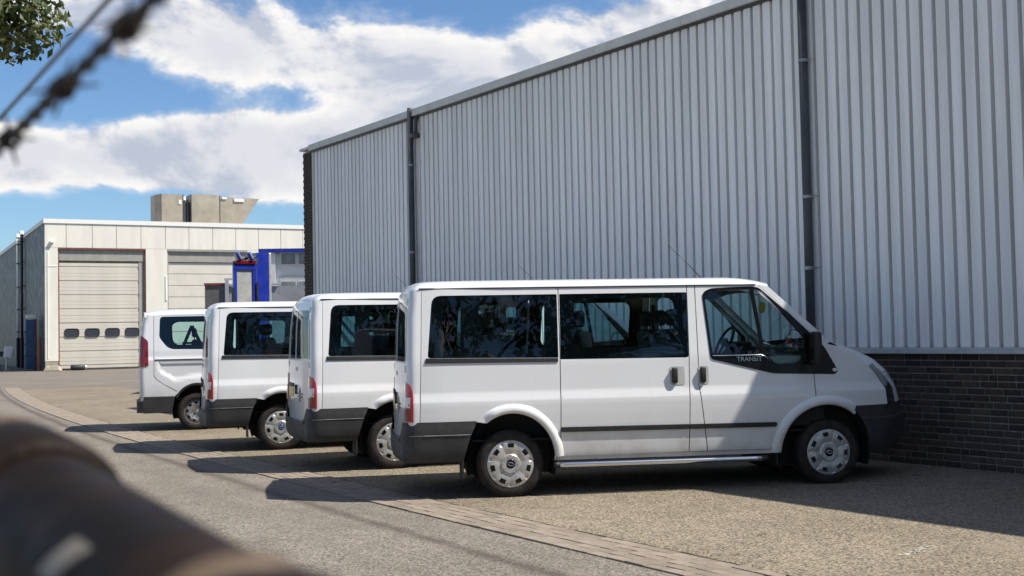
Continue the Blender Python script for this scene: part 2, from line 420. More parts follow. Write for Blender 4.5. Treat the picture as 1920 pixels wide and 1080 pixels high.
# crumbs of grit lying along the joint, the wall foot and over the lot
random.seed(31); gm = MB(); mat('grit', (.33, .29, .23), .9, col2=(.14, .12, .09), vscale=15)
for k in range(2600):
    q = random.random()
    if q < .35: y_ = random.uniform(5, 26); x_ = strip_x(y_)+.27+random.gauss(0, .06)
    elif q < .6: y_ = random.uniform(4, 20); x_ = 11.45-abs(random.gauss(0, .12))
    else: y_ = random.uniform(4.5, 24); x_ = random.uniform(3.2, 11.2)
    s_ = random.uniform(.003, .009) if q < .6 else random.uniform(.003, .007); a_ = random.uniform(0, 6)
    gm.add([(x_+s_*cos(a_+t_)*random.uniform(.7, 1.3), y_+s_*sin(a_+t_)*random.uniform(.7, 1.3), .003) for t_ in (0, 2.1, 4.2)]+[(x_, y_, .004+s_*.9)], [(0, 1, 3), (1, 2, 3), (2, 0, 3)])
tag(gm.build('grit', 'grit'), 'loose pale grit scattered over the asphalt and along the wall foot', 'grit', kind='stuff')
# pale scrape in the asphalt beside the van
sm_ = MB(); mat('scrape_pale', (.42, .39, .33), .9, var=.3, vscale=40)
for k in range(26):
    t_ = k/25; x_, y_ = lerp(6.89, 7.31, t_)+random.gauss(0, .012), lerp(5.51, 5.57, t_)+random.gauss(0, .02); w_ = random.uniform(.015, .04); h_ = random.uniform(.006, .016)
    sm_.add([(x_-w_, y_-h_, .0042), (x_+w_, y_-h_*.5, .0042), (x_+w_*.8, y_+h_, .0042), (x_-w_*.7, y_+h_*.8, .0042)], [(0, 1, 2, 3)])
tag(sm_.build('scrape_mark', 'scrape_pale'), 'pale scrape mark scratched into the parking asphalt', 'scrape', kind='stuff')

# ------------------------------------------------------------------ corrugated warehouse on a brick plinth
XW, WT, WP = 11.508, 5.955, 1.275
Y0, Y1 = -16.0, 25.60
mat('cladding', (.85, .845, .835), .42, .0, var=.09, vscale=2.2, stretch=(1, 3, .12), coat=.1, rnd=.03)
mat('flashing', (.62, .63, .60), .5, var=.08, vscale=3)
mat('sill_metal', (.50, .52, .54), .45, .3, var=.12, vscale=4)
mat('dark_brick', (.042, .032, .027), .85, bump=.5, bscale=60, col2=(.070, .050, .040), vscale=9, rnd=.45)
mat('mortar', (.27, .25, .215), .95, var=.25, vscale=12)
mat('pipe_grey', (.062, .064, .070), .45, var=.15, vscale=5)
mat('roof_felt', (.06, .06, .06), .9)
wh = empty('warehouse', (XW, (Y0+Y1)/2, 0)); OY = (Y0+Y1)/2
tag(wh, 'long warehouse clad in pale grey vertical corrugated metal on a dark brick plinth', 'warehouse')
MB().box(.12, 22, Y0-OY, Y1-OY+.02, 0, WT-.02).build('core', 'roof_felt', wh)
# cladding in sheets of six ribs
PITCH_R = .1785; DEP = .115
def rib_sheet():
    prof = []; n = 6
    for k in range(n):
        o = k*PITCH_R; prof += [(o, 0), (o+.127, 0), (o+.130, DEP), (o+.1755, DEP)]
    prof.append((n*PITCH_R, 0)); z0, z1 = WP+.075, WT-.005
    v = [(d, y, z) for y, d in prof for z in (z0, z1)]; k = len(prof)
    f = [(2*i, 2*i+2, 2*i+3, 2*i+1) for i in range(k-1)]
    me = bpy.data.meshes.new('cladding_sheet'); me.from_pydata(v, [], f); me.update(); me.materials.append(MATS['cladding']); return me
RS = rib_sheet(); y = Y1-.10-38*6*PITCH_R; nn = 0; random.seed(3)
while y+6*PITCH_R < Y1-.02:
    o = bpy.data.objects.new('cladding_sheet', RS); C.objects.link(o); o.parent = wh; o.location = (random.uniform(-.0015, .0015), y-OY, 0); y += 6*PITCH_R
MB().box(-.012, .10, y-OY, Y1-OY, WP+.075, WT).build('edge_flashing', 'flashing', wh)
# fascia in lengths with joints
yy = Y0
while yy < Y1:
    e = min(yy+4.1, Y1+.05); 
    if abs(yy-20.6) < 0 : pass
    MB().box(-.075, .45, yy-OY+.003, e-OY-.003, WT, WT+.135).build('fascia', 'flashing', wh); yy = e
MB().box(-.030, .40, Y0-OY, Y1-OY, WT-.045, WT-.002).build('fascia_under_strip', 'pipe_grey', wh)  # dark grey strip under the fascia
MB().box(-.085, .12, Y0-OY, 25.3-OY, WP+.004, WP+.050).add([(-.085, Y0-OY, WP+.052), (-.085, 25.3-OY, WP+.052), (.0, 25.3-OY, WP+.073), (.0, Y0-OY, WP+.073)], [(0, 1, 2, 3)]).build('sill_flashing', 'sill_metal', wh)
# brick plinth: bond of stretchers with a header here and there
pl = MB().box(.0105, .12, Y0-OY, Y1-OY, 0, WP).build('plinth', 'mortar', wh)
random.seed(21); near = MB(); far = MB(); bricks = []
def brick_mesh(L):
    b = MB().box(-.014, .08, .005, L-.005, .006, .069); me = bpy.data.meshes.new('brick'); me.from_pydata(b.v, [], b.f); me.update(); me.materials.append(MATS['dark_brick']); return me
BM = {L: brick_mesh(L) for L in (.22, .11)}
for r in range(17):
    y = Y0-random.choice((0, .06, .11, .16)); 
    while y < Y1-.25:
        L = .11 if random.random() < .16 else .22
        if y > Y0:
            jx = random.uniform(-.0018, .0012)
            if 6.9 < y < 9.9: bricks.append((y, r*.075, L, jx))
            else: far.box(-.014+.02+jx, .08, y+.005-OY, y+L-.005-OY, r*.075+.006, r*.075+.069)
        y += L
bricks.sort(key=lambda q: q[0])
for i, (y, z, L, jx) in enumerate(bricks):
    if i < 300:
        o = bpy.data.objects.new('brick', BM[L]); C.objects.link(o); o.parent = pl; o.location = (.02+jx, y-OY, z); o.rotation_euler = (0, 0, random.uniform(-.004, .004))
    else: far.box(-.014+.02+jx, .08, y+.005-OY, y+L-.005-OY, z+.006, z+.069)
fb_ = far.build('distant_bricks', 'dark_brick', pl); fb_['kind'] = 'stuff'
# brick end pier, with real courses
pier = MB(); 
for r in range(int(5.95/.075)):
    o_ = .055 if r % 2 else 0
    for q in range(2): pier.box(-.03, .10, Y1-OY+.005+q*.22+(o_ if q else 0), Y1-OY+.21+q*.22+(o_ if not q else 0), r*.075+.006, r*.075+.069)
    for q in range(6): pier.box(-.02+q*.22+o_, .185+q*.22+o_, Y1-OY+.40, Y1-OY+.485, r*.075+.006, r*.075+.069)
pr = MB().box(-.015, 3, Y1-OY+.004, Y1-OY+.47, 0, 5.96).build('end_pier', 'mortar', wh)
pb = pier.build('pier_bricks', 'dark_brick', pr); pb['kind'] = 'stuff'
MB().box(-.07, 3.2, Y1-OY-.06, Y1-OY+.56, 6.005, 6.06).build('pier_coping', 'flashing', pr)
# downpipes with clamps
def downpipe(y, x, label, hopper):
    d = empty('downpipe', (x, y, 0)); tag(d, label, 'downpipe')
    z1 = 6.12 if hopper else 5.90
    MB().tube([(0, 0, .10), (0, 0, z1)], .058, 14).build('pipe', 'pipe_grey', d, True)
    MB().tube([(0, 0, .14), (-.02, 0, .06), (-.10, 0, .02)], .058, 12).build('shoe', 'pipe_grey', d, True)
    for z in (1.0, 2.35, 3.25, 4.98):
        c = MB().tube([(0, 0, z-.02), (0, 0, z+.02)], .064, 14).box(0, .12, -.008, .008, z-.012, z+.012).tube([(.02, -.05, z), (.05, -.13, z)], .006, 6); c.build('clamp', 'steel_grey', d)
    if hopper:
        MB().rbox(-.06, .09, -.24, -.04, 5.50, 5.60, .02).tube([(0, -.05, 5.55), (0, 0, 5.35)], .045, 10).build('overflow_branch', 'pipe_grey', d, True)
        MB().tube([(0.01, -.20, 5.58), (.01, -.21, 5.80), (.04, -.21, 5.92)], .035, 10).build('outlet', 'pipe_grey', d, True)
        MB().tube([(.02, -.14, 5.5), (.02, -.14, .1)], .012, 8).build('earth_wire', 'steel_grey', d)
    else:
        MB().tube([(0, 0, 5.86), (.03, 0, 5.95), (.10, 0, 5.98)], .056, 12).build('swan_neck', 'pipe_grey', d, True)
    return d
downpipe(20.72, XW-.075, 'dark grey downpipe with an overflow branch, rising above the warehouse roof edge', True)
downpipe(10.42, XW-.075, 'dark grey downpipe on the corrugated wall behind the nearest van bonnet', False)

# ------------------------------------------------------------------ pale garage building across the yard
mat('cream_panel', (.70, .68, .60), .55, var=.06, vscale=1.6, stretch=(1.5, 1, .2)); mat('cream_trim', (.78, .77, .72), .5)
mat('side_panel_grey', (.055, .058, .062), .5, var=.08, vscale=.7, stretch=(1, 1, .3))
mat('door_slat', (.57, .54, .46), .5, var=.07, vscale=2.0); mat('door_box', (.30, .29, .26), .6, var=.1)
mat('door_section', (.60, .57, .50), .5, var=.05, vscale=1.5)
mat('window_dark', (.045, .05, .065), .15, coat=.6); mat('rust_red', (.16, .05, .035), .7, var=.3, vscale=5)
mat('concrete', (.36, .32, .26), .9, var=.2, vscale=4, bump=.4, bscale=30)
mat('duct_metal', (.36, .32, .255), .5, .15, var=.14, vscale=1.3); mat('duct_dark', (.08, .08, .085), .5, .3)
gb = empty('garage_building', (15.62, 72, 0), -.10); tag(gb, 'cream panelled garage building with two tall shutter doors across the yard', 'building')
HB = 8.78; LB = 19.0; DB = 34.0
MB().box(.25, LB, .30, DB, 0, HB-.15).build('core', 'concrete', gb)
def gpanel(u0, u1, z0, z1, name='wall_panel', y=0.0, m='cream_panel'):
    MB().rbox(u0+.012, u1-.012, y, y+.28, z0, z1, .01).build(name, m, gb)
cols = [0, 1.18, 2.63, 3.99, 5.40, 6.84, 8.24, 9.68, 11.11, 12.54, 13.97, 15.4, 16.83, LB]
for a, b_ in zip(cols, cols[1:]): gpanel(a, b_, 7.12, 8.52)
gpanel(0, .74, .55, 7.11, 'corner_panel'); gpanel(5.66, 6.95, .55, 7.11, 'pier_panel'); gpanel(11.82, 13.2, .55, 7.11, 'pier_panel')
for a in (13.2, 14.6, 16.0, 17.4): gpanel(a, a+1.4, .3, 7.11)
for a, b_ in ((0, .74), (5.66, 6.95), (11.82, 13.2)): MB().box(a+.02, b_-.02, .02, .29, 0, .54).build('plinth_block', 'concrete', gb)
MB().box(-.06, LB, -.05, .5, 8.53, HB).box(-.06, .4, .5, DB, 8.53, HB).build('roof_trim', 'cream_trim', gb)
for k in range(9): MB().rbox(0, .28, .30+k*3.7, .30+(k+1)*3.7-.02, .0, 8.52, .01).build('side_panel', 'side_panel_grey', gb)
mb = MB().box(.08, .70, -.02, .02, 6.02, 6.07); mb.box(.15, .19, -.03, 0, .7, 6.9); mb.build('cable_duct', 'cream_trim', gb)
MB().rbox(.28, .50, -.20, 0, 7.38, 7.50, .02).build('wall_lamp', 'cream_trim', gb)
# shutter door with oval windows
d1 = MB().box(.74, .80, .05, .30, 0, 7.1).box(5.58, 5.66, .05, .30, 0, 7.1).box(.74, 5.66, -.02, .30, 7.02, 7.11).build('shutter_door', 'rust_red', gb)
MB().box(.80, 5.58, .10, .30, 6.38, 7.02).build('shutter_box', 'door_box', d1)
MB().box(5.28, 5.58, .14, .30, 0, 6.38).build('guide_panel', 'door_box', d1)
SLZ = .205; n = int(6.3/SLZ)
sm = MB().rbox(.81, 5.27, .16, .26, .004, SLZ-.004, .008); sme = bpy.data.meshes.new('slat'); sme.from_pydata(sm.v, [], sm.f); sme.update(); sme.materials.append(MATS['door_slat'])
for k in range(n):
    o = bpy.data.objects.new('slat', sme); C.objects.link(o); o.parent = d1; o.location = (0, random.uniform(-.004, .004) + (.02 if k % 4 == 0 else 0), .10+k*SLZ)
for u in (1.10, 2.24, 3.38, 4.50):
    P_ = rounded([(u, 1.95), (u+.77, 1.95), (u+.77, 2.40), (u, 2.40)], .16, 5); k = len(P_)
    w_ = mesh('door_window', [(a, .135, c) for a, c in P_]+[(a, .20, c) for a, c in P_], [tuple(range(k))]+[(i, (i+1) % k, k+(i+1) % k, k+i) for i in range(k)], 'window_dark', d1)
    MB().tube([(a, .14, c) for a, c in P_+[P_[0]]], .028, 6, False).build('window_rim', 'black_plastic', w_)
MB().box(.80, 5.58, .13, .20, .0, .09).build('bottom_seal', 'black_plastic', d1)
# sectional door
d2 = MB().box(6.95, 7.01, .05, .30, 0, 7.08).box(11.76, 11.82, .05, .30, 0, 7.08).box(6.95, 11.82, -.02, .30, 7.0, 7.11).build('sectional_door', 'door_box', gb)
MB().box(7.01, 11.76, .10, .30, 6.36, 7.0).build('header_box', 'door_box', d2)
for k in range(9): MB().rbox(7.02, 11.75, .18, .28, .05+k*.70, .05+k*.70+.672, .012).build('door_panel', 'door_section', d2)
for u in (6.5,): MB().rbox(u+.30, u+.42, -.04, .02, 4.0, 5.5, .02).build('conduit_box', 'cream_trim', gb)
# rooftop extract duct: two boxes, a gap with fittings, and a raked cowl
rd = empty('roof_duct', (15.62+4*sin(.10)+9.4*cos(.1), 72+4*cos(.10)-9.4*sin(.1), HB-.15), -.10); tag(rd, 'grey-brown sheet metal extract duct with a raked end on the garage roof', 'roof duct')
def du(u): return u-9.4
zt = 10.95-HB+.15
MB().add([(du(7.12), .5, 0), (du(7.42), 0, 0), (du(8.80), 0, 0), (du(8.80), 1.8, 0), (du(7.12), 1.8, 0)]+[(du(7.12), .5, zt-.02), (du(7.42), 0, zt), (du(8.80), 0, zt), (du(8.80), 1.8, zt), (du(7.12), 1.8, zt)], [(0, 1, 6, 5), (1, 2, 7, 6), (2, 3, 8, 7), (3, 4, 9, 8), (4, 0, 5, 9), (5, 6, 7, 8, 9)]).build('duct_box', 'duct_metal', rd)
MB().box(du(8.80), du(9.32), .35, 1.7, 0, zt-.45).tube([(du(8.92), .2, 0), (du(8.92), .2, zt-.35)], .07, 8).tube([(du(9.12), .2, 0), (du(9.12), .2, zt-.30)], .07, 8).build('duct_joint', 'duct_dark', rd)
bx_ = MB(); u0, u1 = du(9.32), du(11.16)                     # cross-broken sheet: pressed X
c = ((u0+u1)/2, -.045, zt/2); bx_.add([(u0, 0, 0), (u1, 0, 0), (u1, 0, zt+.06), (u0, 0, zt+.06), c, (u0, 1.8, 0), (u1, 1.8, 0), (u1, 1.8, zt+.06), (u0, 1.8, zt+.06)], [(0, 1, 4), (1, 2, 4), (2, 3, 4), (3, 0, 4), (1, 6, 7, 2), (5, 0, 3, 8), (3, 2, 7, 8), (5, 8, 7, 6)]).build('fan_box', 'duct_metal', rd)
a0, a1, a2 = du(11.16), du(13.77), du(12.33)
MB().add([(a0, .05, 0), (a2, .05, 0), (a1, .05, zt-.10), (a0, .05, zt-.06), (a0, 1.75, 0), (a2, 1.75, 0), (a1, 1.75, zt-.10), (a0, 1.75, zt-.06)], [(0, 1, 2, 3), (1, 5, 6, 2), (2, 6, 7, 3), (5, 4, 7, 6)]).build('raked_cowl', 'duct_metal', rd)
for a_, b_, c_, d_ in ((11.3, 11.6, .2, .08), (12.1, 12.75, .34, .14)): MB().box(du(a_), du(b_), -.02, .05, zt-c_, zt-d_).build('sticker', 'cream_trim', rd)
MB().box(du(8.52), du(8.7), -.03, .02, zt-.62, zt-.35).build('fitting', 'cream_trim', rd); MB().box(du(8.85), du(9.0), .1, .2, zt-.35, zt-.1).build('fitting', 'cream_trim', rd)
for k in (7.42, 8.80, 9.32, 11.16): MB().box(du(k)-.02, du(k)+.02, -.02, .02, 0, zt+.02).build('flange', 'duct_dark', rd)
# ------------------------------------------------------------------ the vans (local: x forward, rear axle at 0, y to the left, z up)
class VanShape:
    def __init__(s, prof, front_axle, arches, top, seam, rear):
        s.prof, s.fa, s.arches, s.top, s.seam, s.rear = prof, front_axle, arches, top, seam, rear
    def w(s, x, z):
        """half width of the skin at (x, z)"""
        b = interp(s.prof, z)
        if x > s.fa-.35: b -= .185*((x-s.fa+.35)/1.1)**2.2
        if x < -.55: b -= .018*((-.55-x)/.4)**2
        for cx, cz, rx, rz in s.arches:
            u = sqrt(((x-cx)/rx)**2+((z-cz)/rz)**2)
            if u < 1.22: b += .004*(1-sstep(1.0, 1.20, u))
        return b
    def xs(s, z): return interp(s.seam, z)
    def xr(s, z): return interp(s.rear, z)
    def side(s, sg, off=0.0): return lambda x, z: (x, sg*(s.w(x, z)+off), z)
    def corner(s, sg, off=0.0, R=.17):
        """rear corner: a = 0 at the side seam .. 1 at the rear door edge"""
        def f(a, z):
            xs, xr = s.xs(z), s.xr(z); w = s.w(xs, z); r = min(.085, (xs-xr)*.9); l1 = xs-xr-r; la = r*pi/2; l2 = R-r; q = a*(l1+la+l2)
            if q < l1: x, y, t = xs-q, w, 0.0
            elif q < l1+la: t = (q-l1)/r; x, y = xs-l1-r*sin(t), w-r+r*cos(t)
            else: t = pi/2; x, y = xr, w-r-(q-l1-la)
            return (x-off*sin(t), sg*(y+off*cos(t)), z)
        return f
    def rear_face(s, off=0.0, R=.17):
        def f(y, z):
            w = s.w(s.xs(z), z)-R
            return (s.xr(z)-.040*(1-(y/w)**2)-off, y, z)
        return f
def outn(p): return (0, p[1], 0)
def inn(p): return (0, -p[1], 0)

def wheel_meshes():
    """tyre, cover, rim and cap meshes, outer face towards -y, axle at the origin"""
    R = .328; w = .215; hw = w/2
    tp = [(.212, .075), (.222, .100), (.255, .1075), (.295, .104), (.318, .092), (R-.002, .074), (R, .05), (R, -.05), (R-.002, -.074), (.318, -.092), (.295, -.104), (.255, -.1075), (.222, -.100), (.212, -.075)]
    b = MB().lathe(tp, 72)
    tyre = b.build('tyre', 'rubber', None, True); fix_normals(tyre)
    # tread blocks: grooves as thin ribs of rubber standing proud
    tb = MB()
    for k in range(60):
        a = 2*pi*k/60
        for (y0, y1) in ((-.085, -.035), (-.028, .028), (.035, .085)):
            Rm = Matrix.Rotation(-a, 4, 'Y'); tb.box(R-.004, R+.0035, y0, y1, -.013, .013, Rm)
    tread = tb.build('tread', 'rubber', tyre)
    # wheel cover: polar grid, seven pockets cut through and seven notches
    rad = [.045, .052, .060, .088, .096, .100, .112, .140, .152, .160, .172, .184, .196, .204, .211, .219, .227, .236]
    def hgt(r):
        if r < .052: return -.118
        if r < .094: return -.121
        if r < .100: return -.112
        return interp([(.10, -.108), (.15, -.116), (.20, -.114), (.219, -.108), (.227, -.107), (.236, -.098)], r)
    n = 7*16; rows = []
    for i, r in enumerate(rad):
        row = []
        for j in range(n):
            a = 2*pi*j/n; ph = ((j+8) % 16)-8
            y = hgt(r)
            if .196 <= r <= .214 and abs(abs(ph)-8) <= 1: y += .010           # notch at the rim between the pockets
            if .104 < r < .204: y += .006*(abs(ph)/8)**2 - .003
            row.append((r*cos(a), y, r*sin(a)))
        rows.append(row)
    v = [p for r in rows for p in r]; f = []
    def hole(i, j):
        ph = (((j+8) % 16)-8)+.5
        rm = (rad[i]+rad[i+1])/2
        return .160 < rm < .204 and abs(ph) < (3.2 if rm < .172 else 3.2)
    H = {}
    for i in range(len(rad)-1):
        for j in range(n):
            j2 = (j+1) % n
            if hole(i, j): H[(i, j)] = 1; continue
            f.append((i*n+j, (i+1)*n+j, (i+1)*n+j2, i*n+j2))
    # walls of the pockets
    def wall(a, b2):
        base = len(v); A, B = v[a], v[b2]
        v.extend([A, B, (B[0], B[1]+.026, B[2]), (A[0], A[1]+.026, A[2])]); f.append((base, base+1, base+2, base+3))
    for (i, j) in H:
        j2 = (j+1) % n
        if (i-1, j) not in H: wall(i*n+j, i*n+j2)
        if (i+1, j) not in H: wall((i+1)*n+j, (i+1)*n+j2)
        if (i, (j-1) % n) not in H: wall(i*n+j, (i+1)*n+j)
        if (i, j2) not in H: wall(i*n+j2, (i+1)*n+j2)
    cb = MB().add(v, f)
    for k in range(10):
        a = 2*pi*k/10+.2; c = Vector((.074*cos(a), 0, .074*sin(a)))
        cb.lathe([(.0001, -.126), (.0055, -.1255), (.0065, -.119)], 8, (c.x, 0, c.z))
    cover = cb.build('wheel_cover', 'hub_silver', None, True); auto_smooth(cover, 30)
    cap = MB().lathe([(.0001, -.1235), (.036, -.1225), (.044, -.117), (.046, -.110)], 32).build('centre_cap', 'gloss_black', None, True)
    ov = MB(); pts = [(.030*cos(2*pi*k/24), -.1245, .015*sin(2*pi*k/24)) for k in range(24)]
    ov.tube(pts+[pts[0]], .0022, 5, False); oval = ov.build('oval_badge', 'chrome', cap)
    rim = MB().lathe([(.05, -.06), (.13, -.075), (.15, -.082), (.20, -.086), (.214, -.09), (.222, -.097), (.226, -.085), (.215, .07)], 48).build('wheel', 'dark_steel', None, True)
    return rim, tyre, tread, cover, cap, oval
RIM, TYRE, TREAD, COVER, CAP, OVAL = wheel_meshes()
TREAD.parent = None; OVAL.parent = None
def steel_wheel_mesh():
    """bare steel wheel: dish, ring of round holes, hub with nuts"""
    n = 72; rad = [.035, .06, .075, .10, .118, .140, .160, .180, .200, .214, .222, .229]; hh = [-.055, -.055, -.062, -.066, -.072, -.078, -.078, -.072, -.052, -.075, -.097, -.088]
    v = [(r*cos(2*pi*j/n), h, r*sin(2*pi*j/n)) for r, h in zip(rad, hh) for j in range(n)]; f = []
    for i in range(len(rad)-1):
        for j in range(n):
            if i in (5, 6) and (j % 8) in (2, 3, 4, 5): continue
            f.append((i*n+j, (i+1)*n+j, (i+1)*n+(j+1) % n, i*n+(j+1) % n))
    b = MB().add(v, f).lathe([(.0001, -.075), (.03, -.073), (.036, -.05)], 24)
    o = b.build('wheel', 'steel_grey', None, True); auto_smooth(o, 40)
    nb = MB()
    for k in range(5):
        a = 2*pi*k/5+.3; nb.lathe([(.0001, -.09), (.010, -.088), (.012, -.062)], 6, (.068*cos(a), 0, .068*sin(a)))
    nuts = nb.build('wheel_nut_ring', 'dark_steel', None)
    return o, nuts
SRIM, SNUT = steel_wheel_mesh()
def put_wheel(van, x, sg, y, z, cover=True, turn=0.0, capm=None):
    r = (RIM if cover else SRIM).copy(); C.objects.link(r); r.name = 'wheel'; r.parent = van; r.location = (x, sg*y, z)
    r.rotation_euler = (0, turn, 0 if sg < 0 else pi)
    for src in ((TYRE, TREAD, COVER, CAP, OVAL) if cover else (TYRE, TREAD, SNUT)):
        c = src.copy(); C.objects.link(c); c.parent = r; c.matrix_parent_inverse = Matrix.Identity(4)
        if capm and src is CAP: c.data = c.data.copy(); c.data.materials[0] = MATS[capm]
    b = MB().lathe([(.04, 0), (.21, 0), (.21, .03), (.04, .03)], 32).build('brake_drum', 'dark_steel', r)
    return r
def seat(van, x, y, w, n=1, z=.62, name='seat', m='seat_fabric'):
    b = MB(); t = Matrix.Translation((x, y, z))
    b.rbox(-.02, .48, -w/2, w/2, .18, .42, .05, t)
    b.rbox(-.07, .07, -w/2, w/2, .34, 1.00, .05, t @ Matrix.Translation((-.06, 0, 0)) @ Matrix.Translation((0, 0, .34)) @ Matrix.Rotation(-.14, 4, 'Y') @ Matrix.Translation((0, 0, -.34)))
    b.box(.05, .4, -w/2+.05, w/2-.05, -.02, .18, t)
    s = b.build(name, m, van, True); auto_smooth(s, 40)
    for k in range(n):
        yy = y+(k-(n-1)/2)*(w/n)
        h = MB().rbox(x-.205, x-.115, yy-.12, yy+.12, z+1.03, z+1.20, .035).tube([(x-.16, yy-.05, z+.97), (x-.16, yy-.05, z+1.06)], .007, 6).tube([(x-.16, yy+.05, z+.97), (x-.16, yy+.05, z+1.06)], .007, 6)
        auto_smooth(h.build('headrest', m, s, True), 40)
    return s
def arc(cx, cz, rx, rz, a0, a1, n=18): return [(cx+rx*cos(radians(a0+(a1-a0)*i/n)), cz+rz*sin(radians(a0+(a1-a0)*i/n))) for i in range(n+1)]
def text_mesh(name, s, size, m, parent, fn, ext=.002):
    cu = bpy.data.curves.new(name, 'FONT'); cu.body = s; cu.size = size; cu.extrude = ext; cu.align_x = 'CENTER'
    o = bpy.data.objects.new('tmp', cu); C.objects.link(o); bpy.context.view_layer.update()
    me = bpy.data.meshes.new_from_object(o.evaluated_get(bpy.context.evaluated_depsgraph_get())); bpy.data.objects.remove(o)
    for v in me.vertices: v.co = Vector(fn(v.co.x, v.co.y, v.co.z))
    return link(name, me, m, parent)

def build_transit():
    V = empty('passenger_van')
    S = VanShape([(.25, .925), (.34, .945), (.385, .960), (.50, .973), (.62, .981), (.80, .987), (.935, .988), (.95, .986), (1.024, .966), (1.045, .9645), (1.33, .945), (2.065, .832), (2.2, .815)],
                 3.3, [(.02, .36, .43, .465), (3.28, .34, .50, .475)], 2.06,
                 [(.36, -.885), (.75, -.885), (2.06, -.835)], [(.36, -1.02), (.75, -1.012), (1.34, -.998), (1.75, -.982), (2.03, -.948), (2.08, -.925)])
    P = 'white_paint'; zr = (.50, .62, .80, .935, .955, 1.02, 1.05, 1.33)
    A_R = arc(.02, .36, .43, .465, 3, 127)                 # rear arch from its front foot over the top to the bumper
    A_F = arc(3.28, .34, .50, .475, 66, 180)
    qwin = rounded([(-.795, 1.375), (.500, 1.352), (.515, 1.985), (-.735, 1.985)], [.03, .012, .012, .09])
    swin = rounded([(.520, 1.335), (1.838, 1.325), (1.872, 1.985), (.540, 1.985)], [.01, .03, .03, .01])
    black = rounded([(2.062, 1.330), (2.080, 1.300), (2.72, 1.142), (3.395, 1.118), (3.432, 1.150), (3.285, 1.412), (2.955, 1.735), (2.632, 2.022), (2.55, 2.036), (2.11, 2.022), (2.022, 1.975)], [.02, .03, .05, .03, .03, .05, .01, .03, .01, .06, .06])
    pane1 = rounded([(2.088, 1.352), (2.612, 1.342), (2.535, 2.005), (2.13, 1.998), (2.045, 1.96)], [.03, .01, .01, .04, .04])
    pane2 = rounded([(2.645, 1.335), (2.755, 1.238), (3.02, 1.248), (3.075, 1.50), (2.665, 1.985), (2.575, 2.005)], [.01, .04, .06, .03, .03, .01])
    for sg in (-1, 1):
        f = S.side(sg); kw = dict(inward=inn, zrows=zr)
        g = .055
        sheet('quarter_panel', [(.445, .392)]+A_R[1:]+[(-.36, .752), (-.88, .758), (-.832, 2.052), (.527, 2.052), (.492, .386)], [qwin], f, P, V, g, **kw)
        if sg < 0:
            D = sheet('sliding_door', [(.500, .386), (1.806, .386), (1.826, 1.05), (1.862, 2.052), (.536, 2.052)], [swin], f, P, V, g, **kw)
        else:
            D = sheet('side_panel', [(.500, .386), (1.806, .386), (1.826, 1.05), (1.862, 2.052), (.536, 2.052)], [swin], f, P, V, g, **kw)
        sheet('door_pillar', [(1.815, .386), (1.998, .386), (1.924, 1.05), (1.947, 2.052), (1.871, 2.052), (1.835, 1.05)], [], f, P, V, g, **kw)
        hole = [(2.085, 1.345), (2.66, 1.19), (3.13, 1.16), (3.13, 1.50), (2.60, 2.0), (2.12, 1.998), (2.045, 1.955)]
        fd = [(2.008, .386), (2.672, .380), (2.727, .532), (2.80, .642), (2.905, .757), (3.02, .842), (3.155, .894), (3.157, 1.552), (2.625, 2.052), (1.956, 2.052), (1.933, 1.05)]
        FD = sheet('front_door', fd, [rounded(hole, .03)], f, P, V, g, **kw)
        fend = [(2.682, .372), (2.76, .345)]+A_F[::-1]+[(3.58, .784), (4.022, .790), (4.000, .95), (3.895, 1.095), (3.805, 1.192), (3.66, 1.30), (3.48, 1.396), (3.35, 1.424), (3.166, 1.54), (3.166, .888), (3.025, .834), (2.914, .75), (2.81, .636), (2.737, .528)]
        sheet('fender', fend, [], f, P, V, .05, **kw)
        sheet('windscreen_pillar', [(2.632, 2.052), (2.735, 2.035), (3.365, 1.450), (3.30, 1.418), (2.958, 1.745)], [], S.side(sg, -.002), P, V, .05, inward=inn)
        # black frame round the front door glass, with the two panes
        fr = sheet('window_frame', black, [pane1, pane2], S.side(sg, .006), 'gloss_black', FD, .06, .02, inward=inn)
        sheet('door_glass', pane1, [], S.side(sg, -.006), 'glass_side', FD, .12, 0, inward=inn)
        sheet('quarter_light', pane2, [], S.side(sg, -.006), 'glass_side', FD, .12, 0, inward=inn)
        pts = [(x, sg*(S.w(x, z)+.010), z) for x, z in ((2.085, 1.338), (2.35, 1.334), (2.60, 1.334), (2.64, 1.318), (2.70, 1.262))]
        MB().tube(pts, .006, 6).build('trim_strip', 'chrome', FD, True)
        def tx(a, b, c, sg=sg): x = 2.47+(a if sg < 0 else -a); z = 1.272+b; return (x, sg*(S.w(x, z)+.009+c), z)
        text_mesh('lettering', 'TRANSIT', .068, 'chrome', FD, tx)
        if sg < 0:
            for win, nm, par in ((qwin, 'quarter_window', V), (swin, 'sliding_door_window', D)):
                pass
        inner_q1 = rounded([(-.66, 1.46), (-.47, 1.455), (-.45, 1.91), (-.63, 1.915)], .06)
        inner_q2 = rounded([(-.30, 1.455), (.36, 1.445), (.385, 1.925), (-.27, 1.93)], .07)
        inner_s = rounded([(.67, 1.45), (1.70, 1.44), (1.72, 1.93), (.69, 1.935)], .09)
        gq = sheet('quarter_window', qwin, [], S.side(sg, -.004), 'glass_rear', V, .15, 0, inward=inn)
        sheet('window_border', qwin, [inner_q1, inner_q2], S.side(sg, -.0075), 'gloss_black', gq, .12, 0, inward=inn)
        gs = sheet('side_window', swin, [], S.side(sg, -.004), 'glass_rear', D, .15, 0, inward=inn)
        sheet('window_border', swin, [inner_s], S.side(sg, -.0075), 'gloss_black', gs, .12, 0, inward=inn)
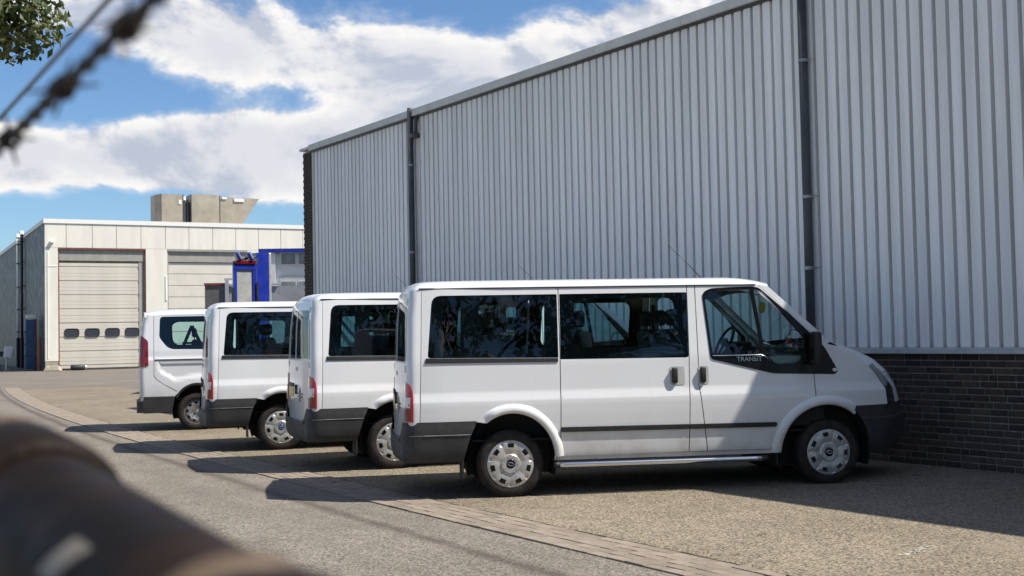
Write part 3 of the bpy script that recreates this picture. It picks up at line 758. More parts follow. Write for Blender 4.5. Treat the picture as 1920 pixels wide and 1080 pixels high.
        sheet('window_trim', [(-.822, 1.325), (.493, 1.312), (.495, 1.350), (-.812, 1.374)], [], S.side(sg, .008), 'black_plastic', V, .1, .012, inward=inn)
        # mouldings, handles, indicator
        sheet('side_moulding', rounded([(.502, .622), (1.808, .612), (1.810, .660), (.503, .670)], .01), [], S.side(sg, .016), 'black_plastic', D, .1, .016, inward=inn)
        sheet('side_moulding', [(1.820, .611), (1.972, .610), (1.964, .658), (1.822, .659)], [], S.side(sg, .016), 'black_plastic', V, .1, .016, inward=inn)
        sheet('side_moulding', rounded([(1.982, .610), (2.722, .606), (2.735, .628), (2.730, .651), (1.974, .658)], .012), [], S.side(sg, .016), 'black_plastic', FD, .1, .016, inward=inn)
        for (hx, par) in (((1.63 if sg < 0 else None), D), (1.925, FD)):
            if hx is None: continue
            cup = rounded([(hx, 1.055), (hx+.155 if par is D else hx+.11, 1.055), (hx+.155 if par is D else hx+.11, 1.238), (hx, 1.238)], .025)
            hd = sheet('door_handle', cup, [], S.side(sg, .004), 'trim_light', par, .05, .01, inward=inn)
            x0 = hx+.018; MB().rbox(x0, x0+.058, -.018, .018, 1.072, 1.228, .012, Matrix.Translation((0, sg*(S.w(hx, 1.15)+.02), 0))).build('grip', 'black_plastic', hd, True)
        yb = sg*(S.w(3.395, 1.162)+.008)
        ti = MB().lathe([(.0001, -.014), (.017, -.012), (.024, -.005), (.024, .006)], 20).build('turn_indicator', 'lamp_clear', V, True)
        ti.location = (3.392, yb, 1.162); ti.scale = (1, 1 if sg < 0 else -1, .8)
        # rear corner pillar with its lamp
        cf = S.corner(sg)
        kk = dict(inward=lambda p, sg=sg: (.5, -p[1], 0))
        lampo = rounded([(.23, .762), (.25, 1.06), (.42, 1.13), (.90, 1.145), (.90, .762)], [.0, .10, .06, 0, 0])
        def nn(L): return L
        sheet('corner_pillar', [(.004, .752), (.995, .585), (.995, 2.03), (.004, 2.052)], [], cf, P, V, .09, .015, zrows=zr, **kk)
        lo = sheet('tail_lamp', lampo, [], S.corner(sg, .010), 'lamp_red', V, .08, .014, **kk)
        sheet('reverse_lens', [(.36, .90), (.80, .90), (.80, 1.0), (.36, 1.0)], [], S.corner(sg, .0125), 'lamp_clear', lo, .08, .004, **kk)
        sheet('lower_lens', [(.34, .775), (.82, .775), (.82, .885), (.34, .885)], [], S.corner(sg, .0125), 'lamp_dark_red', lo, .08, .004, **kk)
        # rear doors
        wdoor = S.w(-.86, 1.4)-.17
        rf = S.rear_face(); y0, y1 = (.004, .772)
        def Q(L): return [(sg*y, z) for y, z in L]
        def wd(z): return S.w(S.xs(z), z)-.17
        rw = rounded([(.035, 1.345), (wd(1.345)-.02, 1.345), (wd(1.93)-.02, 1.93), (.035, 1.945)], [.03, .05, .06, .03])
        RD = sheet('rear_door', Q([(.004, .575), (wd(.575)-.004, .585), (wd(1.2)-.004, 1.2), (wd(1.6)-.004, 1.6), (wd(2.02)-.004, 2.02), (.004, 2.03)]), [Q(rw)], rf, P, V, .08, .015, inward=lambda p: (1, 0, 0))
        sheet('rear_window', Q(rw), [], S.rear_face(-.004), 'glass_rear', RD, .12, 0, inward=lambda p: (1, 0, 0))
        rin = rounded([(.10, 1.42), (.62, 1.42), (.60, 1.86), (.10, 1.87)], .06)
        sheet('window_border', Q(rw), [Q(rin)], S.rear_face(-.007), 'gloss_black', RD, .12, 0, inward=lambda p: (1, 0, 0))
        for hz in (.72, 1.27, 1.93):
            yh = wd(hz); MB().rbox(S.xr(hz)-.012, S.xr(hz)+.02, sg*(yh+.005)-.022, sg*(yh+.005)+.022, hz-.035, hz+.035, .008).build('hinge', P, RD)
        if sg > 0:
            sheet('number_plate', [(.13, .86), (.62, .86), (.62, .975), (.13, .975)], [], S.rear_face(.006), 'plate_yellow', RD, .1, .006, inward=lambda p: (1, 0, 0))
            sheet('plate_light', rounded([(.12, .985), (.63, .985), (.62, 1.03), (.13, 1.03)], .01), [], S.rear_face(.014), 'black_plastic', RD, .1, .014, inward=lambda p: (1, 0, 0))
        else:
            MB().rbox(-1.066, -1.040, -.12, -.06, .90, 1.02, .010).build('door_handle', 'black_plastic', RD)
            e = MB(); pts = [(-1.045, -.09+.055*cos(2*pi*k/20), 1.215+.024*sin(2*pi*k/20)) for k in range(20)]
            b_ = [(p[0]+.012, p[1], p[2]) for p in pts]; e.add(pts+b_, [tuple(range(20))]+[(k, (k+1) % 20, 20+(k+1) % 20, 20+k) for k in range(20)]); e.build('oval_badge', 'gloss_black', RD)
            # a small brown-gold round emblem between two wings, on the right-hand rear door
            st = []
            for k in range(24):
                a = 2*pi*k/24; r = .075 if k % 2 == 0 else .040; st.append((-.33+r*cos(a), .90+r*1.25*sin(a)))
            sheet('round_emblem', st, [], S.rear_face(.003), mat('emblem_gold', (.30, .17, .05), .5, col2=(.10, .06, .03), vscale=30), RD, .05, .002, inward=lambda p: (1, 0, 0))
            for q in ((-.235, -.175), (-.485, -.425)):
                sheet('emblem_bar', [(q[0], .905), (q[1], .905), (q[1], .925), (q[0], .925)], [], S.rear_face(.003), 'trim_dark', RD, .05, .002, inward=lambda p: (1, 0, 0))
                sheet('emblem_bar', [(q[0], .870), (q[1], .870), (q[1], .890), (q[0], .890)], [], S.rear_face(.003), 'trim_dark', RD, .05, .002, inward=lambda p: (1, 0, 0))
    # roof: crowned, rolled at the edges, falling to the windscreen header
    rows = []
    vv = [-1, -.992, -.975, -.95, -.91, -.86, -.78, -.66, -.5, -.25, 0]; vv = vv+[-a for a in vv[:-1]][::-1]
    us = [0, .0006, .002, .0045, .008, .013, .02, .03, .045, .08, .15, .25, .35, .45, .55, .65, .75, .82, .88, .92, .95, .975, .99, 1]
    for u in us:
        row = []
        for v in vv:
            xf = 2.735+.165*(1-v*v); ww = S.w(-.84, 2.05); yy = abs(v)*ww; rr_ = .085; wd_ = ww-.17
            x0 = -.936-(.040*(1-(yy/wd_)**2) if yy < wd_ else 0)
            if yy > ww-rr_: x0 = -.936+rr_-sqrt(max(0, rr_**2-(yy-ww+rr_)**2))
            x = lerp(x0, xf, u)
            h = .088*(1-abs(v)**5.5)**.55
            t = (x-(xf-.55))/.55; q = min(1, (x-x0)/.16)
            zz = 2.010+(.050+h)*sqrt(1-(1-q)**2)*(1-.12*max(0, 1-(x-x0)/.6)**2)
            if t > 0: zz -= .068*t**2.3
            row.append((x, v*(S.w(min(x, 2.7), 2.062)+.004), zz))
        rows.append(row)
    R = grid_surf('roof', rows, P, V)
    # a drip rail under the roof edge
    for sg in (-1, 1):
        MB().tube([(x, sg*(S.w(x, 2.055)+.004), 2.054) for x in (-.86, 0, 1, 2, 2.6)], .007, 6).build('drip_rail', 'black_plastic', R, True)
    MB().tube([(2.285, -.12, 2.13), (2.13, -.12, 2.30), (1.90, -.12, 2.52)], [.008, .004, .002], 6).build('aerial', 'black_plastic', R, True)
    MB().tube([(2.33, -.12, 2.135), (2.27, -.12, 2.165)], [.018, .010], 8).build('aerial_base', 'black_plastic', R, True)
    # windscreen, cowl, bonnet, nose
    def strip(name, E, Cn, m, parent, vs, pw, n=7, off=0.0, close=None):
        rows = []
        for i in range(n):
            t = i/(n-1)*(len(E)-1); k = min(int(t), len(E)-2); q = t-k
            xe, ze, de = [lerp(E[k][a], E[k+1][a], q) for a in range(3)]; xc, zc = [lerp(Cn[k][a], Cn[k+1][a], q) for a in range(2)]
            ye = S.w(xe, ze)-de; row = []
            for v in vs:
                g = 1-abs(v)**pw; row.append((xe+(xc-xe)*g+off, ye*v, ze+(zc-ze)*g+off*.5))
            rows.append(row)
        return grid_surf(name, rows, m, parent)
    full = [i/12-1 for i in range(25)]
    strip('windscreen', [(2.735, 2.035, .006), (3.365, 1.452, .006)], [(2.895, 2.078), (3.52, 1.492)], 'glass_screen', V, full, 2.2, 6)
    strip('cowl', [(3.362, 1.447, .0), (3.44, 1.405, .0)], [(3.505, 1.488), (3.60, 1.440)], 'black_plastic', V, full, 2.2, 4)
    strip('bonnet', [(3.44, 1.404, .006), (3.48, 1.396, .006), (3.66, 1.30, .006), (3.805, 1.192, .006), (3.90, 1.09, .035)], [(3.60, 1.446), (3.68, 1.435), (3.90, 1.365), (4.12, 1.27), (4.295, 1.14)], P, V, full, 2.4, 22)
    mid = [-.835+1.67*i/20 for i in range(21)]
    strip('nose_panel', [(3.90, 1.088, .035), (4.005, .95, .03), (4.030, .792, .025)], [(4.30, 1.135), (4.40, .98), (4.45, .80)], P, V, mid, 2.4, 10)
    gr = strip('grille', [(3.99, .975, .03), (4.024, .845, .025)], [(4.385, 1.01), (4.43, .85)], 'black_plastic', V, [-.52+1.04*i/14 for i in range(15)], 2.4, 6, .012)
    bd = [(4.415+.012, y, z) for y, z in [(.075*cos(2*pi*k/20), .93+.032*sin(2*pi*k/20)) for k in range(20)]]
    mesh('oval_badge', bd+[(p[0]-.03, p[1], p[2]) for p in bd], [tuple(range(20))]+[(k, (k+1) % 20, 20+(k+1) % 20, 20+k) for k in range(20)], 'ford_blue', gr)
    for sg in (-1, 1):
        hv = [sg*(.83+.17*i/8) for i in range(9)]
        hl = strip('headlamp', [(3.805, 1.190, .004), (3.897, 1.093, .004), (4.002, .95, .004), (4.026, .792, .004)], [(4.12, 1.262), (4.30, 1.14), (4.405, .98), (4.455, .80)], 'lamp_black', V, hv, 2.4, 14)
        strip('lens', [(3.90, 1.07, .05), (4.00, .95, .05), (4.020, .83, .05)], [(4.27, 1.12), (4.40, .98), (4.44, .84)], 'lamp_clear', hl, [sg*(.86+.09*i/5) for i in range(6)], 2.4, 8, .006)
    # bumpers
    def bumper_rows(zs, f): return [f(z) for z in zs]
    def fb(z):
        st = interp([(.28, 3.775), (.45, 3.768), (.56, 3.735), (.66, 3.672), (.74, 3.60), (.79, 3.555)], z); off = .012 if z < .66 else .004
        row = []; E = 3.93
        side = [(lerp(st, E, i/6)) for i in range(6)]
        inset = .05*max(0, (.42-z)/.14)**2; xc = interp([(.28, 4.37), (.34, 4.43), (.60, 4.50), (.66, 4.48), (.79, 4.46)], z)
        for x in side: row.append((x, -(S.w(x, max(z, .36))+off-inset), z))
        ye = S.w(E, max(z, .36))+off-inset
        for i in range(25):
            v = -1+i/12; row.append((E+(xc-E)*(1-abs(v)**2.5), ye*v, z))
        for x in side[::-1]: row.append((x, (S.w(x, max(z, .36))+off-inset), z))
        return row
    FB = grid_surf('front_bumper', [fb(z) for z in (.285, .30, .33, .38, .45, .55, .64, .652, .662, .68, .74, .783, .788)], 'grey_plastic', V); auto_smooth(FB, 25)
    MB().box(4.3, 4.485, -.36, .36, .40, .55).build('air_intake', 'trim_dark', FB)
    def rb(z):
        st = interp([(.36, -.468), (.50, -.43), (.622, -.392), (.70, -.352), (.757, -.335)], z); off = .018 if z < .622 else (.020 if z < .628 else .010)
        if z > .735: off -= .008
        inset = .03*max(0, (.44-z)/.08)**1.5
        row = []; xs = S.xs(z); w = S.w(xs, z)+off-inset; xr = -1.052+inset*.6 if z < .63 else -1.040; Rr = .2
        for i in range(8): x = lerp(st, xs, i/7); row.append((x, -(S.w(x, z)+off-inset), z))
        for i in range(1, 9):
            t = i/8*pi/2; row.append((xs-(xs-xr)*sin(t)**.75, -(w-Rr+Rr*max(0, cos(t))**.75), z))
        yl = row[-1][1]; top = .592
        for i in range(1, 14):
            y = lerp(yl, -yl, i/14); ee = sstep(0, 1.5, min(i, 14-i)); row.append((xr-.045*(1-(y/yl)**2), y, lerp(z, min(z, top-(z-.36)*.01), ee)))
        half = row[:16]; row += [(p[0], -p[1], p[2]) for p in half[::-1]]
        return row
    RB = grid_surf('rear_bumper', [rb(z) for z in (.362, .375, .40, .44, .52, .60, .618, .624, .632, .64, .70, .745, .757)], 'grey_plastic', V); auto_smooth(RB, 25)
    MB().box(-1.07, -.94, -.70, .70, .565, .585).build('bumper_step', 'black_plastic', RB)
    for sg in (-1, 1):
        MB().tube([(x, sg*(S.w(x, .62)+.021), .627) for x in (-.41, -.6, -.85)], .004, 5).build('groove_highlight', 'steel_grey', RB)  # pale grey tube standing in for the highlight along the bumper groove
        # door mirror
        mr = MB(); mr.rbox(3.105, 3.190, -.085, .085, 1.235, 1.560, .030, Matrix.Translation((0, sg*1.045, 0)))
        mr.tube([(3.16, sg*.90, 1.27), (3.155, sg*1.0, 1.26)], .04, 10)
        mi = mr.build('door_mirror', 'black_plastic', V, True); auto_smooth(mi, 40)
        MB().box(3.099, 3.104, sg*1.045-.065, sg*1.045+.065, 1.27, 1.53).build('mirror_glass', 'gloss_black', mi)
        # running board tube, mud flaps, wheel wells, sill
        st = MB().tube([(.46, sg*.965, .302), (.55, sg*.975, .300), (2.50, sg*.975, .290), (2.61, sg*.965, .290)], .027, 12).build('side_step', 'chrome', V, True)
        for x in (.455, 2.60): MB().tube([(x-.03, sg*.966, .302-.004*x), (x+.03, sg*.966, .302-.004*x)], .030, 12).build('end_cap', 'black_plastic', st, True)
        for x in (.8, 2.2): MB().box(x-.02, x+.02, min(sg*.80, sg*.965), max(sg*.80, sg*.965), .285, .305).build('step_bracket', 'dark_steel', st)
        MB().box(-.478, -.462, min(sg*.72, sg*.955), max(sg*.72, sg*.955), .20, .60, Matrix.Translation((0, 0, 0))).build('mud_flap', 'black_plastic', V)
        MB().box(2.735, 2.752, min(sg*.72, sg*.945), max(sg*.72, sg*.945), .22, .48).build('mud_flap', 'black_plastic', V)
        for (cx, cz, rx, rz) in S.arches:
            a = arc(cx, cz, rx+.012, rz+.012, -20, 200, 22); rows = [[(x, sg*(S.w(x, max(.4, z))-.012), z) for x, z in a], [(x, sg*.62, z) for x, z in a]]
            grid_surf('wheel_well', rows, 'trim_dark', V)
            b = MB(); b.add([(x, sg*.62, z) for x, z in a], [tuple(range(len(a)))]); b.build('wheel_well_back', 'trim_dark', V)
        MB().add([(.44, sg*.945, .39), (2.76, sg*.945, .375), (2.76, sg*.935, .335), (.44, sg*.935, .345), (.44, sg*.7, .34), (2.76, sg*.7, .33)], [(0, 1, 2, 3), (3, 2, 5, 4)]).build('sill', P, V)
        for (cx, cz, rx, rz), a0, a1 in ((S.arches[0], 3, 126), (S.arches[1], 50, 180)):
            rows = []
            for u, hh in ((.985, -.012), (.992, .004), (1.0, .014), (1.02, .022), (1.06, .026), (1.10, .025), (1.14, .018), (1.175, .007), (1.20, -.003)):
                rows.append([(cx+rx*u*cos(radians(a)), sg*(S.w(cx+rx*u*cos(radians(a)), cz+rz*u*sin(radians(a)))+hh*(1 if hh < 0 else (sstep(127, 112, a) if a1 < 170 else sstep(49, 66, a)))), cz+rz*u*sin(radians(a))) for a in [lerp(a0, a1, k/40) for k in range(41)]])
            grid_surf('wheel_arch_lip', rows, P, V)
        for x, tn in ((0, .25), (3.3, .05)): put_wheel(V, x, sg, .835, .325, True, tn+(.4 if sg > 0 else 0))
        # inner lining below the windows
        rows = [[(x, sg*(S.w(x, z)-.055), z) for x in (-.84, 0, 1, 1.8, 2.6, 3.12)] for z in (.865, 1.0, 1.315)]
        grid_surf('inner_lining', rows, 'trim_light', V)
    # inside: floor, head lining, dash, wheel, seats
    MB().box(-.9, 3.2, -.86, .86, .545, .56).build('floor', 'trim_dark', V)
    MB().box(-.98, 3.98, -.58, .58, .32, .50).box(.50, 2.70, -.86, .86, .36, .50).box(-.95, -.5, -.85, .85, .42, .52).build('underbody', 'trim_dark', V)
    MB().tube([(0, -.75, .325), (0, .75, .325)], .05, 10).tube([(3.3, -.75, .325), (3.3, .75, .325)], .035, 10).build('axle', 'dark_steel', V)
    rows = [[(x, y, 2.06-.06*(abs(y)/.78)**3-(.09*max(0, (x-2.35)/.4)**2)) for x in (-.86, 0, 1, 2, 2.4, 2.7)] for y in (-.78, -.6, -.3, 0, .3, .6, .78)]
    grid_surf('head_lining', rows, 'trim_light', V)
    d = MB(); d.add([(2.82, y, z) for y in (-.84, .84) for z in (.6, 1.30)]+[(2.92, -.84, 1.40), (2.92, .84, 1.40), (3.34, -.84, 1.40), (3.34, .84, 1.40), (3.3, -.84, .6), (3.3, .84, .6)],
                    [(0, 1, 3, 2), (1, 4, 5, 3), (4, 6, 7, 5), (6, 8, 9, 7), (0, 8, 6, 4, 1), (2, 3, 5, 7, 9)])
    da = d.build('dashboard', 'trim_dark', V); MB().rbox(2.78, 2.95, .20, .66, 1.30, 1.46, .03).build('instrument_binnacle', 'trim_dark', da, True)
    MB().rbox(2.76, 2.84, -.10, .16, .95, 1.36, .02).build('centre_console', 'black_plastic', da, True)
    ring = [(2.70+.19*sin(.5)*sin(a), .43+.19*cos(a), 1.45+.19*cos(.5)*sin(a)) for a in [2*pi*k/28 for k in range(29)]]
    sw = MB().tube(ring, .016, 8, False).tube([(2.72, .43, 1.44), (2.92, .43, 1.30)], .03, 8)
    for a in (0, pi, -pi/2): sw.tube([(2.70, .43, 1.45), (2.70+.18*sin(.5)*sin(a), .43+.18*cos(a), 1.45+.18*cos(.5)*sin(a))], .014, 6)
    sw.rbox(2.67, 2.73, .37, .49, 1.40, 1.50, .02).build('steering_wheel', 'trim_dark', V, True)
    seat(V, 1.95, .45, .52, 1); seat(V, 1.95, -.32, .90, 2)
    seat(V, .95, -.38, .86, 2); seat(V, .95, .52, .45, 1)
    seat(V, .05, 0, 1.32, 3)
    for q in (.8, -.8): MB().tube([(1.98, q, 1.05), (1.97, q*.96, 1.9)], .018, 6).build('seat_belt', 'trim_dark', V)
    wp = MB().tube([(3.40, .3, 1.475), (3.30, -.05, 1.585), (3.27, -.35, 1.575)], .009, 6).tube([(3.41, -.35, 1.470), (3.33, -.62, 1.515), (3.31, -.74, 1.508)], .009, 6); wp.build('windscreen_wiper', 'black_plastic', V)
    MB().rbox(3.335, 3.37, -.80, -.76, 1.455, 1.50, .008).build('washer_jet', 'black_plastic', V)
    return V, S

def build_trafic():
    V = empty('passenger_van')
    S = VanShape([(.25, .90), (.33, .935), (.60, .955), (.80, .962), (.98, .958), (1.24, .952), (1.262, .951), (1.275, .940), (1.42, .925), (2.06, .80), (2.2, .78)],
                 3.25, [(.03, .36, .42, .475), (3.23, .34, .46, .475)], 2.06,
                 [(.36, -.74), (.98, -.705), (2.06, -.708)], [(.36, -.955), (.62, -.948), (1.08, -.955), (1.60, -.940), (1.88, -.908), (2.10, -.855)])
    P = 'silver_white_paint'; zr = (.6, .8, .98, 1.245, 1.275, 1.42)
    A_R = arc(.03, .36, .42, .475, 2, 150); A_F = arc(3.23, .34, .46, .475, 30, 178)
    qwin = rounded([(-.48, 1.485), (-.39, 1.445), (.62, 1.425), (.64, 2.035), (-.60, 2.03), (-.613, 1.66)], [.05, .05, .02, .02, .06, .05])
    swin = rounded([(.71, 1.425), (1.80, 1.42), (1.83, 2.035), (.72, 2.035)], .03)
    black = rounded([(1.96, 1.40), (2.9, 1.26), (3.2, 1.26), (2.55, 2.03), (1.98, 2.035)], .05)
    pane = rounded([(2.0, 1.43), (2.9, 1.30), (3.07, 1.31), (2.50, 2.0), (2.02, 2.005)], .04)
    for sg in (-1, 1):
        f = S.side(sg); kw = dict(inward=inn, zrows=zr); g = .06
        def stamp(x, z, sg=sg):                         # pressed hollow in the flank ahead of the tail lamp
            u = ((x-.55)/1.2)**2; lo = .86+.30*max(0, x-(-.35))*.45 if x > -.35 else .86+(-.35-x)*.6
            d = sstep(-.64, -.58, x)*sstep(lo, lo+.10, z)*(1-sstep(1.19, 1.235, z))*(1-sstep(1.6, 1.8, x))
            return (x, sg*(S.w(x, z)-.030*d), z)
        sheet('quarter_panel', [(.447, .39)]+A_R[1:-1]+[(-.345, .625), (-.31, .70), (-.52, .82), (-.66, .92), (-.70, .985), (-.703, 2.052), (.66, 2.052), (.66, .39)], [qwin], stamp, P, V, .05, **kw)
        sheet('lower_corner', [(-.352, .600), (-.318, .69), (-.525, .812), (-.668, .913), (-.709, .975), (-.735, .60)], [], f, P, V, .06, **kw)
        D = sheet('sliding_door' if sg < 0 else 'side_panel', [(.67, .39), (1.86, .39), (1.88, 2.052), (.67, 2.052)], [swin], stamp, P, V, .06, **kw)
        FD = sheet('front_door', [(1.87, .39), (2.68, .385), (2.73, .53), (2.9, .75), (3.05, .84), (3.13, .87), (3.14, 1.33), (2.60, 2.052), (1.89, 2.052)], [rounded([(1.99, 1.42), (2.9, 1.285), (3.08, 1.295), (2.51, 2.01), (2.0, 2.015)], .03)], f, P, V, .06, **kw)
        sheet('window_frame', black, [pane], S.side(sg, .006), 'gloss_black', FD, .08, .015, inward=inn)
        sheet('door_glass', pane, [], S.side(sg, -.006), 'glass_side', FD, .15, 0, inward=inn)
        sheet('fender', [(2.70, .37), (2.775, .345)]+A_F[::-1]+[(3.66, .62), (3.95, .66), (3.95, .98), (3.75, 1.14), (3.35, 1.30), (3.15, 1.36), (3.15, .87), (2.95, .765), (2.78, .60)], [], f, P, V, .06, **kw)
        inq = rounded([(-.36, 1.52), (.50, 1.51), (.52, 1.95), (-.33, 1.955), (-.425, 1.905), (-.42, 1.62)], .07); ins = rounded([(.82, 1.51), (1.70, 1.505), (1.72, 1.95), (.83, 1.955)], .08)
        gq = sheet('quarter_window', qwin, [], S.side(sg, -.004), 'glass_rear', V, .15, 0, inward=inn)
        sheet('window_border', qwin, [inq], S.side(sg, -.0075), 'gloss_black', gq, .12, 0, inward=inn)
        gs = sheet('side_window', swin, [], S.side(sg, -.004), 'glass_rear', D, .15, 0, inward=inn)
        sheet('window_border', swin, [ins], S.side(sg, -.0075), 'gloss_black', gs, .12, 0, inward=inn)
        sheet('door_rail', [(-.69, 1.252), (.655, 1.250), (.655, 1.270), (-.69, 1.272)], [], S.side(sg, .006), 'black_plastic', V, .1, .01, inward=inn)
        cf = S.corner(sg, 0, .20); kk = dict(inward=lambda p: (.5, -p[1], 0))
        sheet('corner_pillar', [(.006, .60), (.995, .45), (.995, 2.075), (.006, 2.052)], [], cf, P, V, .09, .015, zrows=zr, **kk)
        lo = sheet('tail_lamp', rounded([(.22, 1.16), (.98, 1.10), (.98, 1.70), (.52, 1.69), (.24, 1.60)], [.02, 0, 0, .05, .05]), [], S.corner(sg, .010, .20), 'lamp_dark_red', V, .08, .014, **kk)
        sheet('lens', [(.52, 1.14), (.95, 1.13), (.95, 1.36), (.56, 1.36)], [], S.corner(sg, .0125, .20), 'lamp_red', lo, .08, .004, **kk)
        sheet('reverse_lens', [(.60, 1.38), (.95, 1.38), (.95, 1.52), (.60, 1.52)], [], S.corner(sg, .0125, .20), 'lamp_clear', lo, .08, .004, **kk)
        rf = S.rear_face(0, .20)
        def wd(z): return S.w(S.xs(z), z)-.20
        def Q(L): return [(sg*y, z) for y, z in L]
        rw = rounded([(.03, 1.42), (wd(1.42)-.05, 1.42), (wd(1.98)-.05, 1.98), (.03, 1.99)], .05)
        RD = sheet('rear_door', Q([(.004, .50), (wd(.5)-.004, .50), (wd(1.2)-.004, 1.2), (wd(2.06)-.004, 2.06), (.004, 2.07)]), [Q(rw)], rf, P, V, .09, .015, inward=lambda p: (1, 0, 0))
        sheet('rear_window', Q(rw), [], S.rear_face(-.004, .20), 'glass_rear', RD, .12, 0, inward=lambda p: (1, 0, 0))
        MB().rbox(-.935, -.90, sg*.66-.02, sg*.66+.02, 1.80, 1.86, .008).build('hinge', P, RD)
        for x, tn in ((0.02, .1), (3.24, .3)): put_wheel(V, x, sg, .83, .325, False, tn)
        for (cx, cz, rx, rz) in S.arches:
            a = arc(cx, cz, rx+.01, rz+.01, -20, 200, 22)
            grid_surf('wheel_well', [[(x, sg*(S.w(x, max(.4, z))-.010), z) for x, z in a], [(x, sg*.60, z) for x, z in a]], 'trim_dark', V)
            MB().add([(x, sg*.60, z) for x, z in a], [tuple(range(len(a)))]).build('wheel_well_back', 'trim_dark', V)
        a = arc(.03, .36, .425, .48, 2, 150, 24); grid_surf('arch_lip', [[(x, sg*(S.w(x, max(.4, z))+.012), z) for x, z in a], [(cx_+.0, sg*(S.w(cx_, max(.4, cz_))+.008), cz_) for cx_, cz_ in arc(.03, .36, .385, .44, 2, 150, 24)]], 'black_plastic', V)
        grid_surf('inner_lining', [[(x, sg*(S.w(x, z)-.06), z) for x in (-.7, 0, 1, 1.8, 2.6, 3.1)] for z in (.865, 1.0, 1.40)], 'trim_light', V)
        MB().rbox(3.05, 3.18, sg*1.05-.1, sg*1.05+.1, 1.26, 1.50, .04).tube([(3.12, sg*.88, 1.3), (3.12, sg*1.0, 1.3)], .03, 8).build('door_mirror', 'black_plastic', V, True)
        MB().add([(.44, sg*.925, .395), (2.78, sg*.925, .39), (2.78, sg*.92, .31), (.44, sg*.92, .31), (.44, sg*.7, .30), (2.78, sg*.7, .30)], [(0, 1, 2, 3), (3, 2, 5, 4)]).build('sill', 'black_plastic', V)
    rows = []; vv = [-1, -.99, -.97, -.94, -.9, -.83, -.7, -.5, -.25, 0]; vv = vv+[-a for a in vv[:-1]][::-1]
    for u in (0, .006, .02, .04, .08, .15, .3, .5, .7, .82, .9, .95, 1):
        row = []
        for v in vv:
            xf = 2.70+.2*(1-v*v); x0 = -.862-.05*(1-v*v); x = lerp(x0, xf, u); h = .105*(1-abs(v)**5)**.55
            if x < -.45: h -= .050*((-.45-x)/.45)**2
            t = (x-(xf-.7))/.7; zz = 2.06+h-(.085*t**2 if t > 0 else 0); row.append((x, v*(S.w(min(x, 2.6), 2.06)+.003), zz))
        rows.append(row)
    grid_surf('roof', rows, P, V)
    def strip(name, E, Cn, m, pw=2.4, n=8):
        full = [i/12-1 for i in range(25)]; rows = []
        for i in range(n):
            t = i/(n-1)*(len(E)-1); k = min(int(t), len(E)-2); q = t-k
            xe, ze = [lerp(E[k][a], E[k+1][a], q) for a in range(2)]; xc, zc = [lerp(Cn[k][a], Cn[k+1][a], q) for a in range(2)]
            ye = S.w(xe, ze); rows.append([(xe+(xc-xe)*(1-abs(v)**pw), ye*v, ze+(zc-ze)*(1-abs(v)**pw)) for v in full])
        return grid_surf(name, rows, m, V)
    strip('windscreen', [(2.70, 2.03), (3.30, 1.36)], [(2.90, 2.08), (3.55, 1.38)], 'glass_screen')
    strip('bonnet', [(3.30, 1.35), (3.35, 1.30), (3.75, 1.14), (3.95, .98), (3.95, .66)], [(3.55, 1.37), (3.62, 1.33), (4.02, 1.18), (4.14, 1.0), (4.17, .66)], P, 2.6, 16)
    strip('front_bumper', [(3.95, .655), (3.95, .45), (3.90, .30)], [(4.175, .655), (4.19, .45), (4.12, .30)], 'grey_plastic', 2.8)
    for sg in (-1, 1):
        MB().add([(x, sg*(S.w(x, max(z, .36))+.004), z) for x, z in ((3.64, .655), (3.95, .655), (3.90, .30), (3.71, .30))], [(0, 1, 2, 3)]).build('bumper_side', 'grey_plastic', V)
        MB().rbox(3.80, 4.0, sg*.70-.09, sg*.70+.09, .82, 1.0, .04).build('headlamp', 'lamp_clear', V, True)
    def rb(z):
        st = interp([(.32, -.405), (.61, -.352)], z); row = []; xs = -.74; off = .012; xr = -1.005 if z < .54 else -.955; w = S.w(xs, z)+off; Rr = .16
        for i in range(6): x = lerp(st, xs, i/5); row.append((x, -(S.w(x, z)+off), z))
        for i in range(1, 9): t = i/8*pi/2; row.append((xs-(xs-xr)*sin(t)**.6, -(w-Rr+Rr*max(0, cos(t))**.6), z))
        yl = row[-1][1]
        for i in range(1, 10): y = lerp(yl, -yl, i/10); row.append((xr-.03*(1-(y/yl)**2), y, z))
        half = row[:14]; return row+[(p[0], -p[1], p[2]) for p in half[::-1]]
    RB = grid_surf('rear_bumper', [rb(z) for z in (.33, .345, .40, .50, .53, .545, .58, .605, .612)], 'grey_plastic', V); auto_smooth(RB, 25)
    MB().box(-.8, 3.1, -.84, .84, .545, .56).box(-.9, 3.9, -.58, .58, .30, .48).box(.55, 2.65, -.84, .84, .33, .5).build('underbody', 'trim_dark', V)
    grid_surf('head_lining', [[(x, y, 2.065-.05*(abs(y)/.76)**3) for x in (-.7, 0, 1, 2, 2.4)] for y in (-.76, -.4, 0, .4, .76)], 'trim_light', V)
    MB().box(2.85, 3.3, -.82, .82, .6, 1.34).build('dashboard', 'trim_dark', V)
    seat(V, 1.95, .45, .52, 1); seat(V, 1.95, -.3, .85, 2); seat(V, 1.0, 0, 1.3, 3); seat(V, .15, 0, 1.3, 3)
    # load carried behind the last row: slanting black straps, seen through the rear side glass
    MB().tube([(-.05, -.62, 1.86), (-.22, -.60, 1.45)], .03, 8).tube([(-.05, -.62, 1.86), (.14, -.60, 1.45)], .03, 8).tube([(-.22, -.60, 1.55), (.14, -.60, 1.55)], .02, 8).build('child_seat_frame', 'trim_dark', V)
    return V, S

